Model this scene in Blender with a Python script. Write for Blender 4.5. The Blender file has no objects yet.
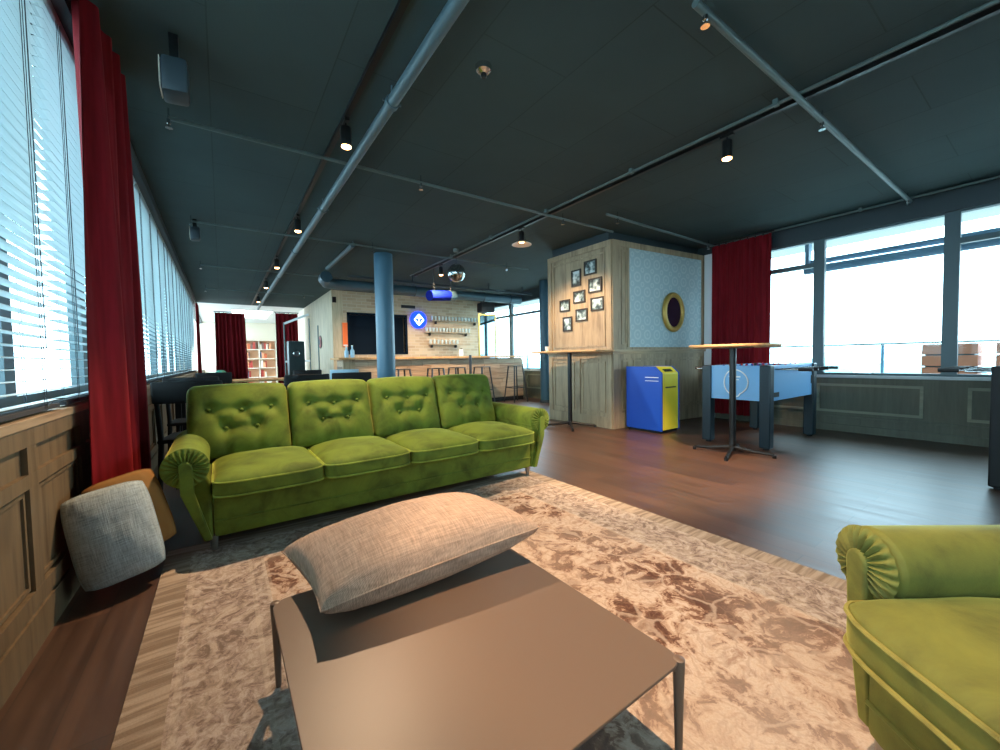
import bpy, math, random
from mathutils import Vector, Matrix, noise
random.seed(7)
PI = math.pi
D = bpy.data
COL = bpy.context.scene.collection

# ------------------------------------------------------------------ helpers
def lin(c):
    return tuple(((v/255)/12.92 if v/255 <= .04045 else ((v/255+.055)/1.055)**2.4) for v in c)

class MB:
    def __init__(s): s.v = []; s.f = []
    def add(s, vs, fs):
        n = len(s.v); s.v += [tuple(v) for v in vs]; s.f += [tuple(i+n for i in f) for f in fs]; return s
    def box(s, x0, x1, y0, y1, z0, z1):
        vs = [(x, y, z) for x in (x0, x1) for y in (y0, y1) for z in (z0, z1)]
        return s.add(vs, [(0,1,3,2),(4,6,7,5),(0,4,5,1),(2,3,7,6),(0,2,6,4),(1,5,7,3)])
    def beam(s, a, b, w, h, up=(0,0,1)):
        a = Vector(a); b = Vector(b); d = (b-a).normalized(); up = Vector(up)
        if abs(d.dot(up)) > .98: up = Vector((0,1,0))
        x = d.cross(up).normalized()*w/2; z = x.cross(d).normalized()*h/2
        vs = [p+i*x+j*z for p in (a, b) for i, j in ((-1,-1),(1,-1),(1,1),(-1,1))]
        return s.add(vs, [(0,3,2,1),(4,5,6,7),(0,1,5,4),(1,2,6,5),(2,3,7,6),(3,0,4,7)])
    def cyl(s, a, b, r, r2=None, n=16):
        return s.tube([a, b], [r, r if r2 is None else r2], n)
    def tube(s, pts, r, n=10, closed=False):
        pts = [Vector(p) for p in pts]; m = len(pts)
        rs = r if isinstance(r, (list, tuple)) else [r]*m
        vs = []; ref = None
        for i, p in enumerate(pts):
            if closed: t = pts[(i+1) % m]-pts[i-1]
            else: t = pts[min(i+1, m-1)]-pts[max(i-1, 0)]
            t.normalize()
            if ref is None:
                ref = Vector((0,0,1)) if abs(t.z) < .9 else Vector((1,0,0))
            x = t.cross(ref)
            if x.length < 1e-4: x = t.cross(Vector((0,1,0)))
            x.normalize(); y = x.cross(t).normalized(); ref = y
            vs += [p+rs[i]*(math.cos(2*PI*k/n)*x+math.sin(2*PI*k/n)*y) for k in range(n)]
        fs = []
        for i in range(m if closed else m-1):
            j = (i+1) % m
            fs += [(i*n+k, i*n+(k+1) % n, j*n+(k+1) % n, j*n+k) for k in range(n)]
        if not closed: fs += [tuple(range(n))[::-1], tuple(range((m-1)*n, m*n))]
        return s.add(vs, fs)
    def lathe(s, prof, c=(0,0,0), n=24):
        vs = []; m = len(prof)
        for r, z in prof:
            vs += [(c[0]+r*math.cos(2*PI*k/n), c[1]+r*math.sin(2*PI*k/n), c[2]+z) for k in range(n)]
        fs = [(i*n+k, i*n+(k+1) % n, (i+1)*n+(k+1) % n, (i+1)*n+k) for i in range(m-1) for k in range(n)]
        fs += [tuple(range(n))[::-1], tuple(range((m-1)*n, m*n))]
        return s.add(vs, fs)
    def prism(s, poly, a, b, axis='y'):
        def P(p, t): return {'y': (p[0], t, p[1]), 'x': (t, p[0], p[1]), 'z': (p[0], p[1], t)}[axis]
        n = len(poly)
        vs = [P(p, a) for p in poly]+[P(p, b) for p in poly]
        return s.add(vs, [tuple(range(n)), tuple(range(n, 2*n))[::-1]]+[(k, k+n, (k+1) % n+n, (k+1) % n) for k in range(n)])
    def grid(s, nu, nv, fn, cu=False):
        vs = [fn(i/(nu if cu else nu-1), j/(nv-1)) for j in range(nv) for i in range(nu)]
        fs = []
        for j in range(nv-1):
            for i in range(nu if cu else nu-1):
                k = (i+1) % nu
                fs.append((j*nu+i, j*nu+k, (j+1)*nu+k, (j+1)*nu+i))
        return s.add(vs, fs)
    def rbox(s, lo, hi, r, n=(10,10,6), fn=None):
        # rounded box with an optional deformation
        idx = {}; vs = []; fs = []
        def pt(i, j, k):
            key = (i, j, k)
            if key in idx: return idx[key]
            p = []
            for a, q, m in zip(range(3), key, n):
                t = q/m
                t = .5-.5*math.cos(PI*t) if m > 3 else t
                t = .45*t+.55*q/m
                p.append(lo[a]+(hi[a]-lo[a])*t)
            p = Vector(p); c = Vector([min(max(p[a], lo[a]+r), hi[a]-r) for a in range(3)])
            d = p-c
            if d.length > 1e-9: p = c+d.normalized()*min(r, max(abs(d.x), abs(d.y), abs(d.z)))
            if fn: p = Vector(fn(p))
            idx[key] = len(vs); vs.append(tuple(p)); return idx[key]
        X, Y, Z = n
        for i in range(X):
            for j in range(Y):
                fs.append((pt(i,j,0), pt(i,j+1,0), pt(i+1,j+1,0), pt(i+1,j,0)))
                fs.append((pt(i,j,Z), pt(i+1,j,Z), pt(i+1,j+1,Z), pt(i,j+1,Z)))
        for i in range(X):
            for k in range(Z):
                fs.append((pt(i,0,k), pt(i+1,0,k), pt(i+1,0,k+1), pt(i,0,k+1)))
                fs.append((pt(i,Y,k), pt(i,Y,k+1), pt(i+1,Y,k+1), pt(i+1,Y,k)))
        for j in range(Y):
            for k in range(Z):
                fs.append((pt(0,j,k), pt(0,j,k+1), pt(0,j+1,k+1), pt(0,j+1,k)))
                fs.append((pt(X,j,k), pt(X,j+1,k), pt(X,j+1,k+1), pt(X,j,k+1)))
        return s.add(vs, fs)
    def build(s, name, mat, parent=None, smooth=True, bevel=0, ang=40, kind=None, loc=None):
        me = D.meshes.new(name); me.from_pydata(s.v, [], s.f); me.update()
        import bmesh
        bm = bmesh.new(); bm.from_mesh(me); bmesh.ops.recalc_face_normals(bm, faces=bm.faces); bm.to_mesh(me); bm.free()
        me.materials.append(mat)
        if smooth:
            me.shade_smooth(); me.set_sharp_from_angle(angle=math.radians(ang))
        o = D.objects.new(name, me); COL.objects.link(o)
        if parent: o.parent = parent
        if loc: o.location = loc
        if bevel:
            m = o.modifiers.new('bevel', 'BEVEL'); m.width = bevel; m.segments = 3; m.limit_method = 'ANGLE'; m.harden_normals = False
            me.shade_smooth()
        if kind: o['kind'] = kind
        return o

def struct(name, mb, mat, **k): return mb.build(name, mat, kind='structure', **k)
def tag(o, label, cat, group=None):
    o['label'] = label; o['category'] = cat
    if group: o['group'] = group
    return o
def thing(name, label, cat, loc=(0,0,0), rz=0, group=None):
    o = D.objects.new(name, None); COL.objects.link(o); o.location = loc; o.rotation_euler = (0,0,rz)
    o.empty_display_size = .1
    return tag(o, label, cat, group)
def dup(o, loc, rz=None, label=None, group=None):
    kids = {}
    for q in D.objects:
        if q.parent: kids.setdefault(q.parent, []).append(q)
    def rec(a, par):
        c = a.copy(); COL.objects.link(c)
        if par: c.parent = par
        for k in kids.get(a, []): rec(k, c)
        return c
    r = rec(o, None); r.location = loc
    if rz is not None: r.rotation_euler = (0,0,rz)
    if label: r['label'] = label
    if group: r['group'] = group
    return r

# ------------------------------------------------------------------ materials
def node(nt, typ, **kw):
    n = nt.nodes.new(typ)
    for k, v in kw.items():
        if k in n.inputs.keys(): n.inputs[k].default_value = v
        else: setattr(n, k, v)
    return n
def base(name, col, rough=.5, metal=0, spec=.5, **kw):
    m = D.materials.new(name); m.use_nodes = True; b = m.node_tree.nodes['Principled BSDF']
    b.inputs['Base Color'].default_value = (*lin(col), 1); b.inputs['Roughness'].default_value = rough
    b.inputs['Metallic'].default_value = metal; b.inputs['Specular IOR Level'].default_value = spec
    for k, v in kw.items(): b.inputs[k.replace('_', ' ')].default_value = v
    return m
def coords(nt, scale=(1,1,1), rot=(0,0,0)):
    tc = nt.nodes.new('ShaderNodeTexCoord'); mp = nt.nodes.new('ShaderNodeMapping')
    mp.inputs['Scale'].default_value = scale; mp.inputs['Rotation'].default_value = rot
    nt.links.new(tc.outputs['Object'], mp.inputs[0]); return mp.outputs[0]
def ramp(nt, fac, stops):
    r = nt.nodes.new('ShaderNodeValToRGB'); e = r.color_ramp.elements
    while len(e) < len(stops): e.new(.5)
    for k, (p, c) in enumerate(stops): e[k].position = p; e[k].color = (*lin(c), 1)
    nt.links.new(fac, r.inputs[0]); return r.outputs[0]
def mix(nt, fac, a, b, mode='MIX'):
    m = nt.nodes.new('ShaderNodeMix'); m.data_type = 'RGBA'; m.blend_type = mode
    if isinstance(fac, (int, float)): m.inputs[0].default_value = fac
    else: nt.links.new(fac, m.inputs[0])
    for i, q in ((6, a), (7, b)):
        if isinstance(q, tuple): m.inputs[i].default_value = (*lin(q), 1)
        else: nt.links.new(q, m.inputs[i])
    return m.outputs[2]
def mth(nt, op, a, b=0, c=0):
    m = nt.nodes.new('ShaderNodeMath'); m.operation = op
    for i, q in enumerate((a, b, c)):
        if isinstance(q, (int, float)): m.inputs[i].default_value = q
        else: nt.links.new(q, m.inputs[i])
    return m.outputs[0]
def noise_n(nt, vec, scale, detail=4, rough=.55, dist=0):
    n = nt.nodes.new('ShaderNodeTexNoise'); n.inputs['Scale'].default_value = scale
    n.inputs['Detail'].default_value = detail; n.inputs['Roughness'].default_value = rough; n.inputs['Distortion'].default_value = dist
    nt.links.new(vec, n.inputs['Vector']); return n.outputs['Fac']
def bump(m, h, strength=.3, dist=.01):
    nt = m.node_tree; b = nt.nodes.new('ShaderNodeBump'); b.inputs['Strength'].default_value = strength; b.inputs['Distance'].default_value = dist
    nt.links.new(h, b.inputs['Height']); nt.links.new(b.outputs[0], nt.nodes['Principled BSDF'].inputs['Normal'])
def setc(m, sock): m.node_tree.links.new(sock, m.node_tree.nodes['Principled BSDF'].inputs['Base Color'])

def wood(name, c1, c2, axis='z', rough=.55, scale=1.0, knots=True):
    m = base(name, c1, rough); nt = m.node_tree
    sc = {'x': (.6,7,7), 'y': (7,.6,7), 'z': (7,7,.6)}[axis]
    v = coords(nt, tuple(q*scale for q in sc))
    n1 = noise_n(nt, v, 2.2, 6, .6, .6); n2 = noise_n(nt, v, 9, 4, .6, .2)
    f = mth(nt, 'ADD', mth(nt, 'MULTIPLY', n1, .7), mth(nt, 'MULTIPLY', n2, .3))
    c = ramp(nt, f, [(.3, c2), (.5, c1), (.7, tuple(min(255, int(q*1.12)) for q in c1))])
    if knots:
        kv = coords(nt, {'x': (1,3,3), 'y': (3,1,3), 'z': (3,3,1)}[axis])
        k = noise_n(nt, kv, 1.6, 2)
        c = mix(nt, ramp(nt, k, [(.62, (0,0,0)), (.72, (190,190,190))]), c, c2)
    setc(m, c); bump(m, f, .12, .004)
    return m

def velvet(name, c):
    m = base(name, c, .75, 0, .25); nt = m.node_tree; b = nt.nodes['Principled BSDF']
    b.inputs['Sheen Weight'].default_value = .55; b.inputs['Sheen Roughness'].default_value = .35
    b.inputs['Sheen Tint'].default_value = (*lin((205,205,110)), 1)
    v = coords(nt); n1 = noise_n(nt, v, 6, 5, .6, .5)
    dark = tuple(int(q*.72) for q in c); li = tuple(min(255, int(q*1.15)) for q in c)
    setc(m, ramp(nt, n1, [(.3, dark), (.5, c), (.72, li)]))
    bump(m, noise_n(nt, v, 260, 2), .15, .002)
    return m

M = {}
M['ceiling'] = base('ceiling_paint', (58,70,74), .85, 0, .2)
nt = M['ceiling'].node_tree
v = coords(nt, (1,1,1), (0,0,PI/2))
br = node(nt, 'ShaderNodeTexBrick', Scale=1.0); br.inputs['Mortar Size'].default_value = .004; br.inputs['Brick Width'].default_value = 1.25; br.inputs['Row Height'].default_value = .62
br.inputs['Color1'].default_value = (*lin((64,79,80)),1); br.inputs['Color2'].default_value = (*lin((60,75,77)),1); br.inputs['Mortar'].default_value = (*lin((50,62,63)),1)
nt.links.new(v, br.inputs['Vector'])
nz = noise_n(nt, coords(nt), 1.3, 4)
setc(M['ceiling'], mix(nt, ramp(nt, nz, [(.35,(0,0,0)),(.7,(170,170,170))]), br.outputs['Color'], (72,90,89)))
bump(M['ceiling'], noise_n(nt, coords(nt), 90, 3), .3, .003)

M['dark_steel'] = base('dark_slate_paint', (46,60,66), .5)
M['pipe'] = base('slate_pipe_paint', (78,100,108), .45)
M['duct'] = base('duct_paint', (64,90,102), .4, .2)
M['conduit'] = base('conduit_grey', (90,108,108), .45)
M['black'] = base('black_metal', (16,18,20), .4)
M['matte_black'] = base('matte_black', (14,15,17), .7)
M['chrome'] = base('chrome', (200,205,208), .18, 1)
M['column'] = base('column_blue_paint', (72,112,134), .38)
M['oak'] = wood('weathered_oak_upright', (168,148,118), (120,100,76), 'z')
M['oak_h'] = wood('weathered_oak_level', (172,152,122), (122,102,78), 'x')
M['oak_y'] = wood('weathered_oak_lengthwise', (160,140,112), (112,92,70), 'y')
M['oak_side'] = wood('pale_oak_boards', (196,178,148), (166,144,114), 'z', knots=False)
M['oak_shaded'] = wood('shaded_wainscot_oak', (112,96,72), (80,66,48), 'z')  # same oak, colour darkened for the shade below the windows
M['rwall'] = wood('grey_painted_wainscot', (92,92,76), (80,80,66), 'z', knots=False)
M['tabletop_wood'] = wood('light_beech', (205,160,108), (170,124,80), 'y')
M['barwood'] = base('reclaimed_planks', (175,150,124), .6); nt = M['barwood'].node_tree
_tc = nt.nodes.new('ShaderNodeTexCoord'); _sp = nt.nodes.new('ShaderNodeSeparateXYZ'); nt.links.new(_tc.outputs['Object'], _sp.inputs[0])
_cb = nt.nodes.new('ShaderNodeCombineXYZ'); nt.links.new(_sp.outputs[0], _cb.inputs[0]); nt.links.new(_sp.outputs[2], _cb.inputs[1])
br = node(nt, 'ShaderNodeTexBrick', Scale=1.0); br.inputs['Mortar Size'].default_value = .003; br.inputs['Brick Width'].default_value = .9; br.inputs['Row Height'].default_value = .115
br.inputs['Color1'].default_value = (*lin((205,180,150)),1); br.inputs['Color2'].default_value = (*lin((132,106,84)),1); br.inputs['Mortar'].default_value = (*lin((70,54,42)),1)
nt.links.new(_cb.outputs[0], br.inputs['Vector'])
_g = noise_n(nt, coords(nt, (1.2,8,22)), 2.5, 5, .6)
setc(M['barwood'], mix(nt, .4, br.outputs['Color'], ramp(nt, _g, [(.35,(120,96,76)),(.65,(205,182,152))])))
M['window_frame'] = base('window_frame_slate', (72,92,98), .45)
M['white_frame'] = base('white_frame', (215,220,222), .5)
M['sill'] = base('pale_sill', (190,198,200), .35)
M['slat'] = base('blind_slat', (172,188,192), .4)
M['cord'] = base('blind_cord', (50,54,60), .8)
M['green'] = velvet('green_velvet', (98,116,40))
M['green_chair'] = velvet('warm_lit_green_velvet', (102,102,46))  # sofa's green velvet again, warm spotlight tint put into the colour
M['piping_warm_lit'] = velvet('warm_lit_velvet_piping', (132,124,62))  # chair piping, likewise with the warm light in its colour
M['piping'] = velvet('velvet_piping', (140,158,62))
M['silver'] = base('brushed_metal_foot', (170,172,172), .35, 1)
M['table_brown'] = base('brown_powder_coat', (112,92,78), .42)
bump(M['table_brown'], noise_n(M['table_brown'].node_tree, coords(M['table_brown'].node_tree), 400, 2), .1, .001)
M['blue'] = base('blue_bin_plastic', (4,70,176), .45)
M['yellow'] = base('yellow_bin_plastic', (252,232,60), .45)
M['foos_blue'] = base('light_blue_laminate', (112,168,214), .4)
M['foos_leg'] = base('dark_teal_leg', (20,42,52), .4)
M['foos_green'] = base('pitch_green', (40,110,60), .5)
M['gold'] = base('gilt_frame', (190,158,84), .35, .5)
M['mirror_dark'] = base('dark_mirror_glass', (58,44,62), .12, .3)
M['mirror'] = base('mirror_glass', (150,175,185), .04, 1)
M['pframe'] = base('dark_picture_frame', (52,44,36), .5)
M['orange'] = base('orange_panel', (245,110,45), .5)
M['cream'] = base('cream_wall', (238,228,208), .6)
M['white'] = base('white_paint', (228,230,228), .6)
M['dark_hatch'] = base('dark_hatch', (14,26,38), .85, 0, .1)
M['bottle'] = base('pale_blue_bottle', (170,205,225), .15)
M['paleblue'] = base('pale_blue_shell', (170,205,222), .4)
M['red_box'] = base('red_lacquer', (150,30,28), .4)
M['ceramic'] = base('white_ceramic', (235,235,230), .25)
M['planter'] = base('terracotta_wood', (196,120,90), .6)
M['leaf'] = base('leaf_green', (70,104,62), .6)
M['concrete'] = base('pale_concrete', (205,205,198), .8)
M['roofdeck'] = base('pale_decking', (176,180,178), .7)
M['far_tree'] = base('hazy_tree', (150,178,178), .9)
M['duct_blue_lit'] = base('duct_blue_glow', (8,28,130), .85, 0, .1)  # blue LED glow on the duct, put into its colour
M['ochre'] = base('ochre_cushion', (150,108,54), .9)

def cloth_red():
    m = base('red_curtain_velvet', (120,14,26), .8, 0, .2); nt = m.node_tree
    b = nt.nodes['Principled BSDF']; b.inputs['Sheen Weight'].default_value = .2; b.inputs['Sheen Tint'].default_value = (*lin((255,90,90)),1)
    v = coords(nt, (12,12,1)); setc(m, ramp(nt, noise_n(nt, v, 3, 3), [(.3,(104,8,18)),(.7,(132,18,30))])); return m
M['red'] = cloth_red()

def burlap(name, c, k=1.0):
    m = base(name, c, .95, 0, .1); nt = m.node_tree
    tc = nt.nodes.new('ShaderNodeTexCoord'); sp = nt.nodes.new('ShaderNodeSeparateXYZ'); nt.links.new(tc.outputs['Object'], sp.inputs[0])
    a = noise_n(nt, coords(nt, (14,260,40)), 1, 2); b_ = noise_n(nt, coords(nt, (260,14,40)), 1, 2)
    f = mth(nt, 'ADD', mth(nt, 'MULTIPLY', a, .5), mth(nt, 'MULTIPLY', b_, .5))
    wx = mth(nt, 'SINE', mth(nt, 'MULTIPLY', sp.outputs[0], 1500*k)); wy = mth(nt, 'SINE', mth(nt, 'MULTIPLY', sp.outputs[1], 1500*k))
    w = mth(nt, 'MULTIPLY', wx, wy)
    c1 = ramp(nt, f, [(.34, tuple(int(q*.84) for q in c)), (.5, c), (.68, tuple(min(255, int(q*1.14)) for q in c))])
    setc(m, mix(nt, mth(nt, 'MULTIPLY_ADD', w, .12, .10), c1, tuple(int(q*.5) for q in c)))
    bump(m, mth(nt, 'ADD', w, mth(nt, 'MULTIPLY', f, 3)), .5, .002)
    return m
M['burlap'] = burlap('burlap_weave', (198,168,146))
M['greycush'] = burlap('silver_grey_weave', (178,192,194), .8)

def floor_mat():
    m = base('dark_oak_planks', (62,44,34), .45, 0, 1.0); nt = m.node_tree
    v = coords(nt, (1,1,1), (0,0,PI/2))
    br = node(nt, 'ShaderNodeTexBrick', Scale=1.0); br.inputs['Mortar Size'].default_value = .0025
    br.inputs['Brick Width'].default_value = 1.5; br.inputs['Row Height'].default_value = .14; br.inputs['Bias'].default_value = 0
    br.inputs['Color1'].default_value = (*lin((96,66,48)),1); br.inputs['Color2'].default_value = (*lin((58,39,29)),1); br.inputs['Mortar'].default_value = (*lin((20,14,11)),1)
    nt.links.new(v, br.inputs['Vector'])
    g = noise_n(nt, coords(nt, (9,.7,1)), 3, 6, .65, .5)
    c = mix(nt, .55, br.outputs['Color'], ramp(nt, g, [(.3,(46,31,23)),(.7,(96,68,50))]))
    setc(m, c)
    rr = ramp(nt, g, [(.3,(158,158,158)),(.7,(178,178,178))])
    nt.links.new(rr, nt.nodes['Principled BSDF'].inputs['Roughness'])
    bump(m, g, .08, .003); return m
M['floor'] = floor_mat()

def rug_mat():
    m = base('distressed_rug', (190,160,130), .95, 0, .1); nt = m.node_tree
    tc = nt.nodes.new('ShaderNodeTexCoord'); sp = nt.nodes.new('ShaderNodeSeparateXYZ'); nt.links.new(tc.outputs['Object'], sp.inputs[0])
    X, Y = sp.outputs[0], sp.outputs[1]
    # warp
    v0 = coords(nt)
    nn = nt.nodes.new('ShaderNodeTexNoise'); nn.inputs['Scale'].default_value = 4.5; nn.inputs['Detail'].default_value = 5
    nt.links.new(v0, nn.inputs['Vector'])
    ad = nt.nodes.new('ShaderNodeVectorMath'); ad.operation = 'MULTIPLY_ADD'; ad.inputs[1].default_value = (.22,.22,.22)
    nt.links.new(nn.outputs['Color'], ad.inputs[0]); nt.links.new(v0, ad.inputs[2])
    vo = nt.nodes.new('ShaderNodeTexVoronoi'); vo.feature = 'DISTANCE_TO_EDGE'; vo.inputs['Scale'].default_value = 5.5
    nt.links.new(ad.outputs[0], vo.inputs['Vector'])
    vine = ramp(nt, vo.outputs['Distance'], [(.02,(255,255,255)),(.06,(0,0,0))])
    vo2 = nt.nodes.new('ShaderNodeTexVoronoi'); vo2.feature = 'DISTANCE_TO_EDGE'; vo2.inputs['Scale'].default_value = 15
    nt.links.new(ad.outputs[0], vo2.inputs['Vector'])
    vine2 = ramp(nt, vo2.outputs['Distance'], [(.02,(200,200,200)),(.08,(0,0,0))])
    blot = noise_n(nt, ad.outputs[0], 6.5, 6, .66, .3)
    big = noise_n(nt, v0, 1.1, 3)
    blot2 = noise_n(nt, ad.outputs[0], 16, 6, .7, 1.0)
    bb = mth(nt, 'ADD', mth(nt, 'MULTIPLY', blot, .62), mth(nt, 'MULTIPLY', blot2, .38))
    field = ramp(nt, bb, [(.42,(92,62,52)),(.475,(128,92,76)),(.492,(184,152,130)),(.525,(208,182,160)),(.57,(220,200,182)),(.63,(166,134,114))])
    field = mix(nt, mth(nt, 'MULTIPLY', vine, .55), field, (222,200,180)); field = mix(nt, mth(nt, 'MULTIPLY', vine2, .6), field, (150,118,96))
    fade = mix(nt, ramp(nt, big, [(.4,(0,0,0)),(.62,(190,190,190))]), field, (194,176,160))
    # border: local rug extents  x -1.26..1.26, y -1.9..1.9
    ax = mth(nt, 'ABSOLUTE', X); ay = mth(nt, 'ABSOLUTE', Y)
    dx = mth(nt, 'SUBTRACT', 1.26, ax); dy = mth(nt, 'SUBTRACT', 2.05, ay)
    d = mth(nt, 'MINIMUM', dx, dy)
    bn = noise_n(nt, ad.outputs[0], 26, 6, .7, .4)
    bordc = ramp(nt, bn, [(.40,(132,116,106)),(.5,(174,156,144)),(.60,(204,190,178))])
    fine = noise_n(nt, ad.outputs[0], 12, 5, .6, 1.2)
    bordc = mix(nt, ramp(nt, fine, [(.5,(0,0,0)),(.56,(150,150,150))]), bordc, (206,190,170))
    inb = mth(nt, 'LESS_THAN', d, .42)
    c = mix(nt, inb, fade, bordc)
    # guard stripes
    for p, w in ((.42,.012),(.36,.008),(.13,.01)):
        s = mth(nt, 'LESS_THAN', mth(nt, 'ABSOLUTE', mth(nt, 'SUBTRACT', d, p)), w)
        c = mix(nt, mth(nt, 'MULTIPLY', s, .22), c, (226,212,192))
    # outer band with cross stripes
    ob = mth(nt, 'LESS_THAN', d, .11)
    st = noise_n(nt, coords(nt, (3,40,1)), 1, 3)
    oc = ramp(nt, st, [(.40,(146,130,114)),(.60,(190,174,156))])
    c = mix(nt, ob, c, oc)
    pile = noise_n(nt, v0, 180, 3)
    c = mix(nt, mth(nt, 'MULTIPLY', pile, .35), c, (90,74,62))
    setc(m, c); bump(m, mth(nt, 'ADD', pile, mth(nt, 'MULTIPLY', blot, 2)), .4, .004)
    return m
M['rug'] = rug_mat()

def brick_mat():
    m = base('pale_brick', (190,165,135), .85); nt = m.node_tree
    tc = nt.nodes.new('ShaderNodeTexCoord'); sp = nt.nodes.new('ShaderNodeSeparateXYZ'); nt.links.new(tc.outputs['Object'], sp.inputs[0])
    cb = nt.nodes.new('ShaderNodeCombineXYZ'); nt.links.new(mth(nt, 'ADD', sp.outputs[0], sp.outputs[1]), cb.inputs[0]); nt.links.new(sp.outputs[2], cb.inputs[1])
    br = node(nt, 'ShaderNodeTexBrick', Scale=1.0); br.inputs['Mortar Size'].default_value = .008
    br.inputs['Brick Width'].default_value = .24; br.inputs['Row Height'].default_value = .08
    br.inputs['Color1'].default_value = (*lin((206,182,152)),1); br.inputs['Color2'].default_value = (*lin((176,148,120)),1); br.inputs['Mortar'].default_value = (*lin((200,182,158)),1)
    nt.links.new(cb.outputs[0], br.inputs['Vector'])
    n = noise_n(nt, coords(nt), 2.5, 5)
    c = mix(nt, ramp(nt, n, [(.4,(0,0,0)),(.65,(170,170,170))]), br.outputs['Color'], (200,180,152))
    setc(m, c); bump(m, br.outputs['Fac'], -.4, .006); return m
M['brick'] = brick_mat()

def paper_mat():
    m = base('damask_wallpaper', (180,202,206), .6); nt = m.node_tree
    tc = nt.nodes.new('ShaderNodeTexCoord'); sp = nt.nodes.new('ShaderNodeSeparateXYZ'); nt.links.new(tc.outputs['Object'], sp.inputs[0])
    def ring(ox, oz, p, r, w):
        fx = mth(nt, 'SUBTRACT', mth(nt, 'FRACT', mth(nt, 'DIVIDE', mth(nt, 'ADD', sp.outputs[0], ox), p)), .5)
        fz = mth(nt, 'SUBTRACT', mth(nt, 'FRACT', mth(nt, 'DIVIDE', mth(nt, 'ADD', sp.outputs[2], oz), p)), .5)
        d = mth(nt, 'SQRT', mth(nt, 'ADD', mth(nt, 'MULTIPLY', fx, fx), mth(nt, 'MULTIPLY', fz, fz)))
        return mth(nt, 'LESS_THAN', mth(nt, 'ABSOLUTE', mth(nt, 'SUBTRACT', d, r)), w)
    a = mth(nt, 'MAXIMUM', ring(50, 50, .21, .30, .06), ring(50, 50, .21, .0, .09))
    b = mth(nt, 'MAXIMUM', ring(50.105, 50.105, .21, .14, .05), a)
    setc(m, mix(nt, mth(nt, 'MULTIPLY', b, .8), (172,196,202), (196,212,214))); return m
M['paper'] = paper_mat()

def emis(name, col, s):
    m = D.materials.new(name); m.use_nodes = True; nt = m.node_tree; nt.nodes.clear()
    e = nt.nodes.new('ShaderNodeEmission'); e.inputs[0].default_value = (*lin(col),1); e.inputs[1].default_value = s
    o = nt.nodes.new('ShaderNodeOutputMaterial'); nt.links.new(e.outputs[0], o.inputs[0]); return m
M['bulb'] = emis('warm_bulb', (255,186,120), 22)
M['neon_blue'] = emis('blue_neon', (20,50,255), 4.5)
M['neon_white'] = emis('white_neon', (190,225,255), 6)
M['panel_light'] = emis('ceiling_panel_light', (240,250,250), 7)
def glass(name, tint=(255,255,255), gl=.08):
    m = D.materials.new(name); m.use_nodes = True; nt = m.node_tree; nt.nodes.clear()
    t = nt.nodes.new('ShaderNodeBsdfTransparent'); t.inputs[0].default_value = (*lin(tint),1)
    g = nt.nodes.new('ShaderNodeBsdfGlossy'); g.inputs['Roughness'].default_value = .03
    x = nt.nodes.new('ShaderNodeMixShader'); lw = nt.nodes.new('ShaderNodeLayerWeight'); lw.inputs[0].default_value = .5
    fz = mth(nt, 'MULTIPLY_ADD', mth(nt, 'POWER', lw.outputs['Facing'], 5), .5, .03); nt.links.new(fz, x.inputs[0]); nt.links.new(t.outputs[0], x.inputs[1]); nt.links.new(g.outputs[0], x.inputs[2])
    o = nt.nodes.new('ShaderNodeOutputMaterial'); nt.links.new(x.outputs[0], o.inputs[0]); return m
M['glass'] = glass('window_glass', (240,248,248))
def tumbler():
    m = D.materials.new('drinking_glass'); m.use_nodes = True; nt = m.node_tree; b = nt.nodes['Principled BSDF']
    b.inputs['Base Color'].default_value = (*lin((225,235,230)),1); b.inputs['Roughness'].default_value = .1; b.inputs['Alpha'].default_value = .6; return m
M['tumbler'] = tumbler()
def photo_mat(name, seed, vert=False):
    m = base(name, (150,150,150), .35); nt = m.node_tree
    v = coords(nt, (1,1,1)); 
    n = nt.nodes.new('ShaderNodeTexNoise'); n.noise_dimensions = '4D'; n.inputs['W'].default_value = seed*3.7; n.inputs['Scale'].default_value = 14; n.inputs['Detail'].default_value = 5
    nt.links.new(v, n.inputs['Vector'])
    sp = nt.nodes.new('ShaderNodeSeparateXYZ'); nt.links.new(v, sp.inputs[0])
    f = mth(nt, 'ADD', n.outputs['Fac'], mth(nt, 'MULTIPLY', sp.outputs[2], [-1.2, .9, -1.6][seed % 3]))
    setc(m, ramp(nt, f, [(.38,(40,52,52)),(.5,(130,150,150)),(.6,(205,216,216))])); return m

# ------------------------------------------------------------------ camera
R = ((0.81952908, 0.03738203, -0.571817), (-0.57276505, 0.02266337, -0.81940623), (-0.01767177, 0.99904402, 0.03998441))
cam = D.cameras.new('camera'); co = D.objects.new('camera', cam); COL.objects.link(co)
cam.sensor_width = 36; cam.lens = 36*397.711/1000; cam.clip_start = .02; cam.clip_end = 300
mw = Matrix(R).to_4x4(); mw.translation = (0, 0, 1.02); co.matrix_world = mw
S = bpy.context.scene; S.camera = co
S.view_settings.view_transform = 'Standard'; S.view_settings.look = 'None'; S.view_settings.gamma = 1
S.view_settings.use_curve_mapping = False; S.view_settings.exposure = 0.08

# ------------------------------------------------------------------ setting
XL, XR, YF, YB, H = -.6, 6.6, -3.2, 14.4, 2.8
b = MB().box(XL-.25, XR+.25, YF-.2, 21, -.1, 0); struct('floor', b, M['floor'], smooth=False)
b = MB().box(XL-.25, XR+.25, YF-.2, YB, H, H+.2); struct('ceiling', b, M['ceiling'], smooth=False)

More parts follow.
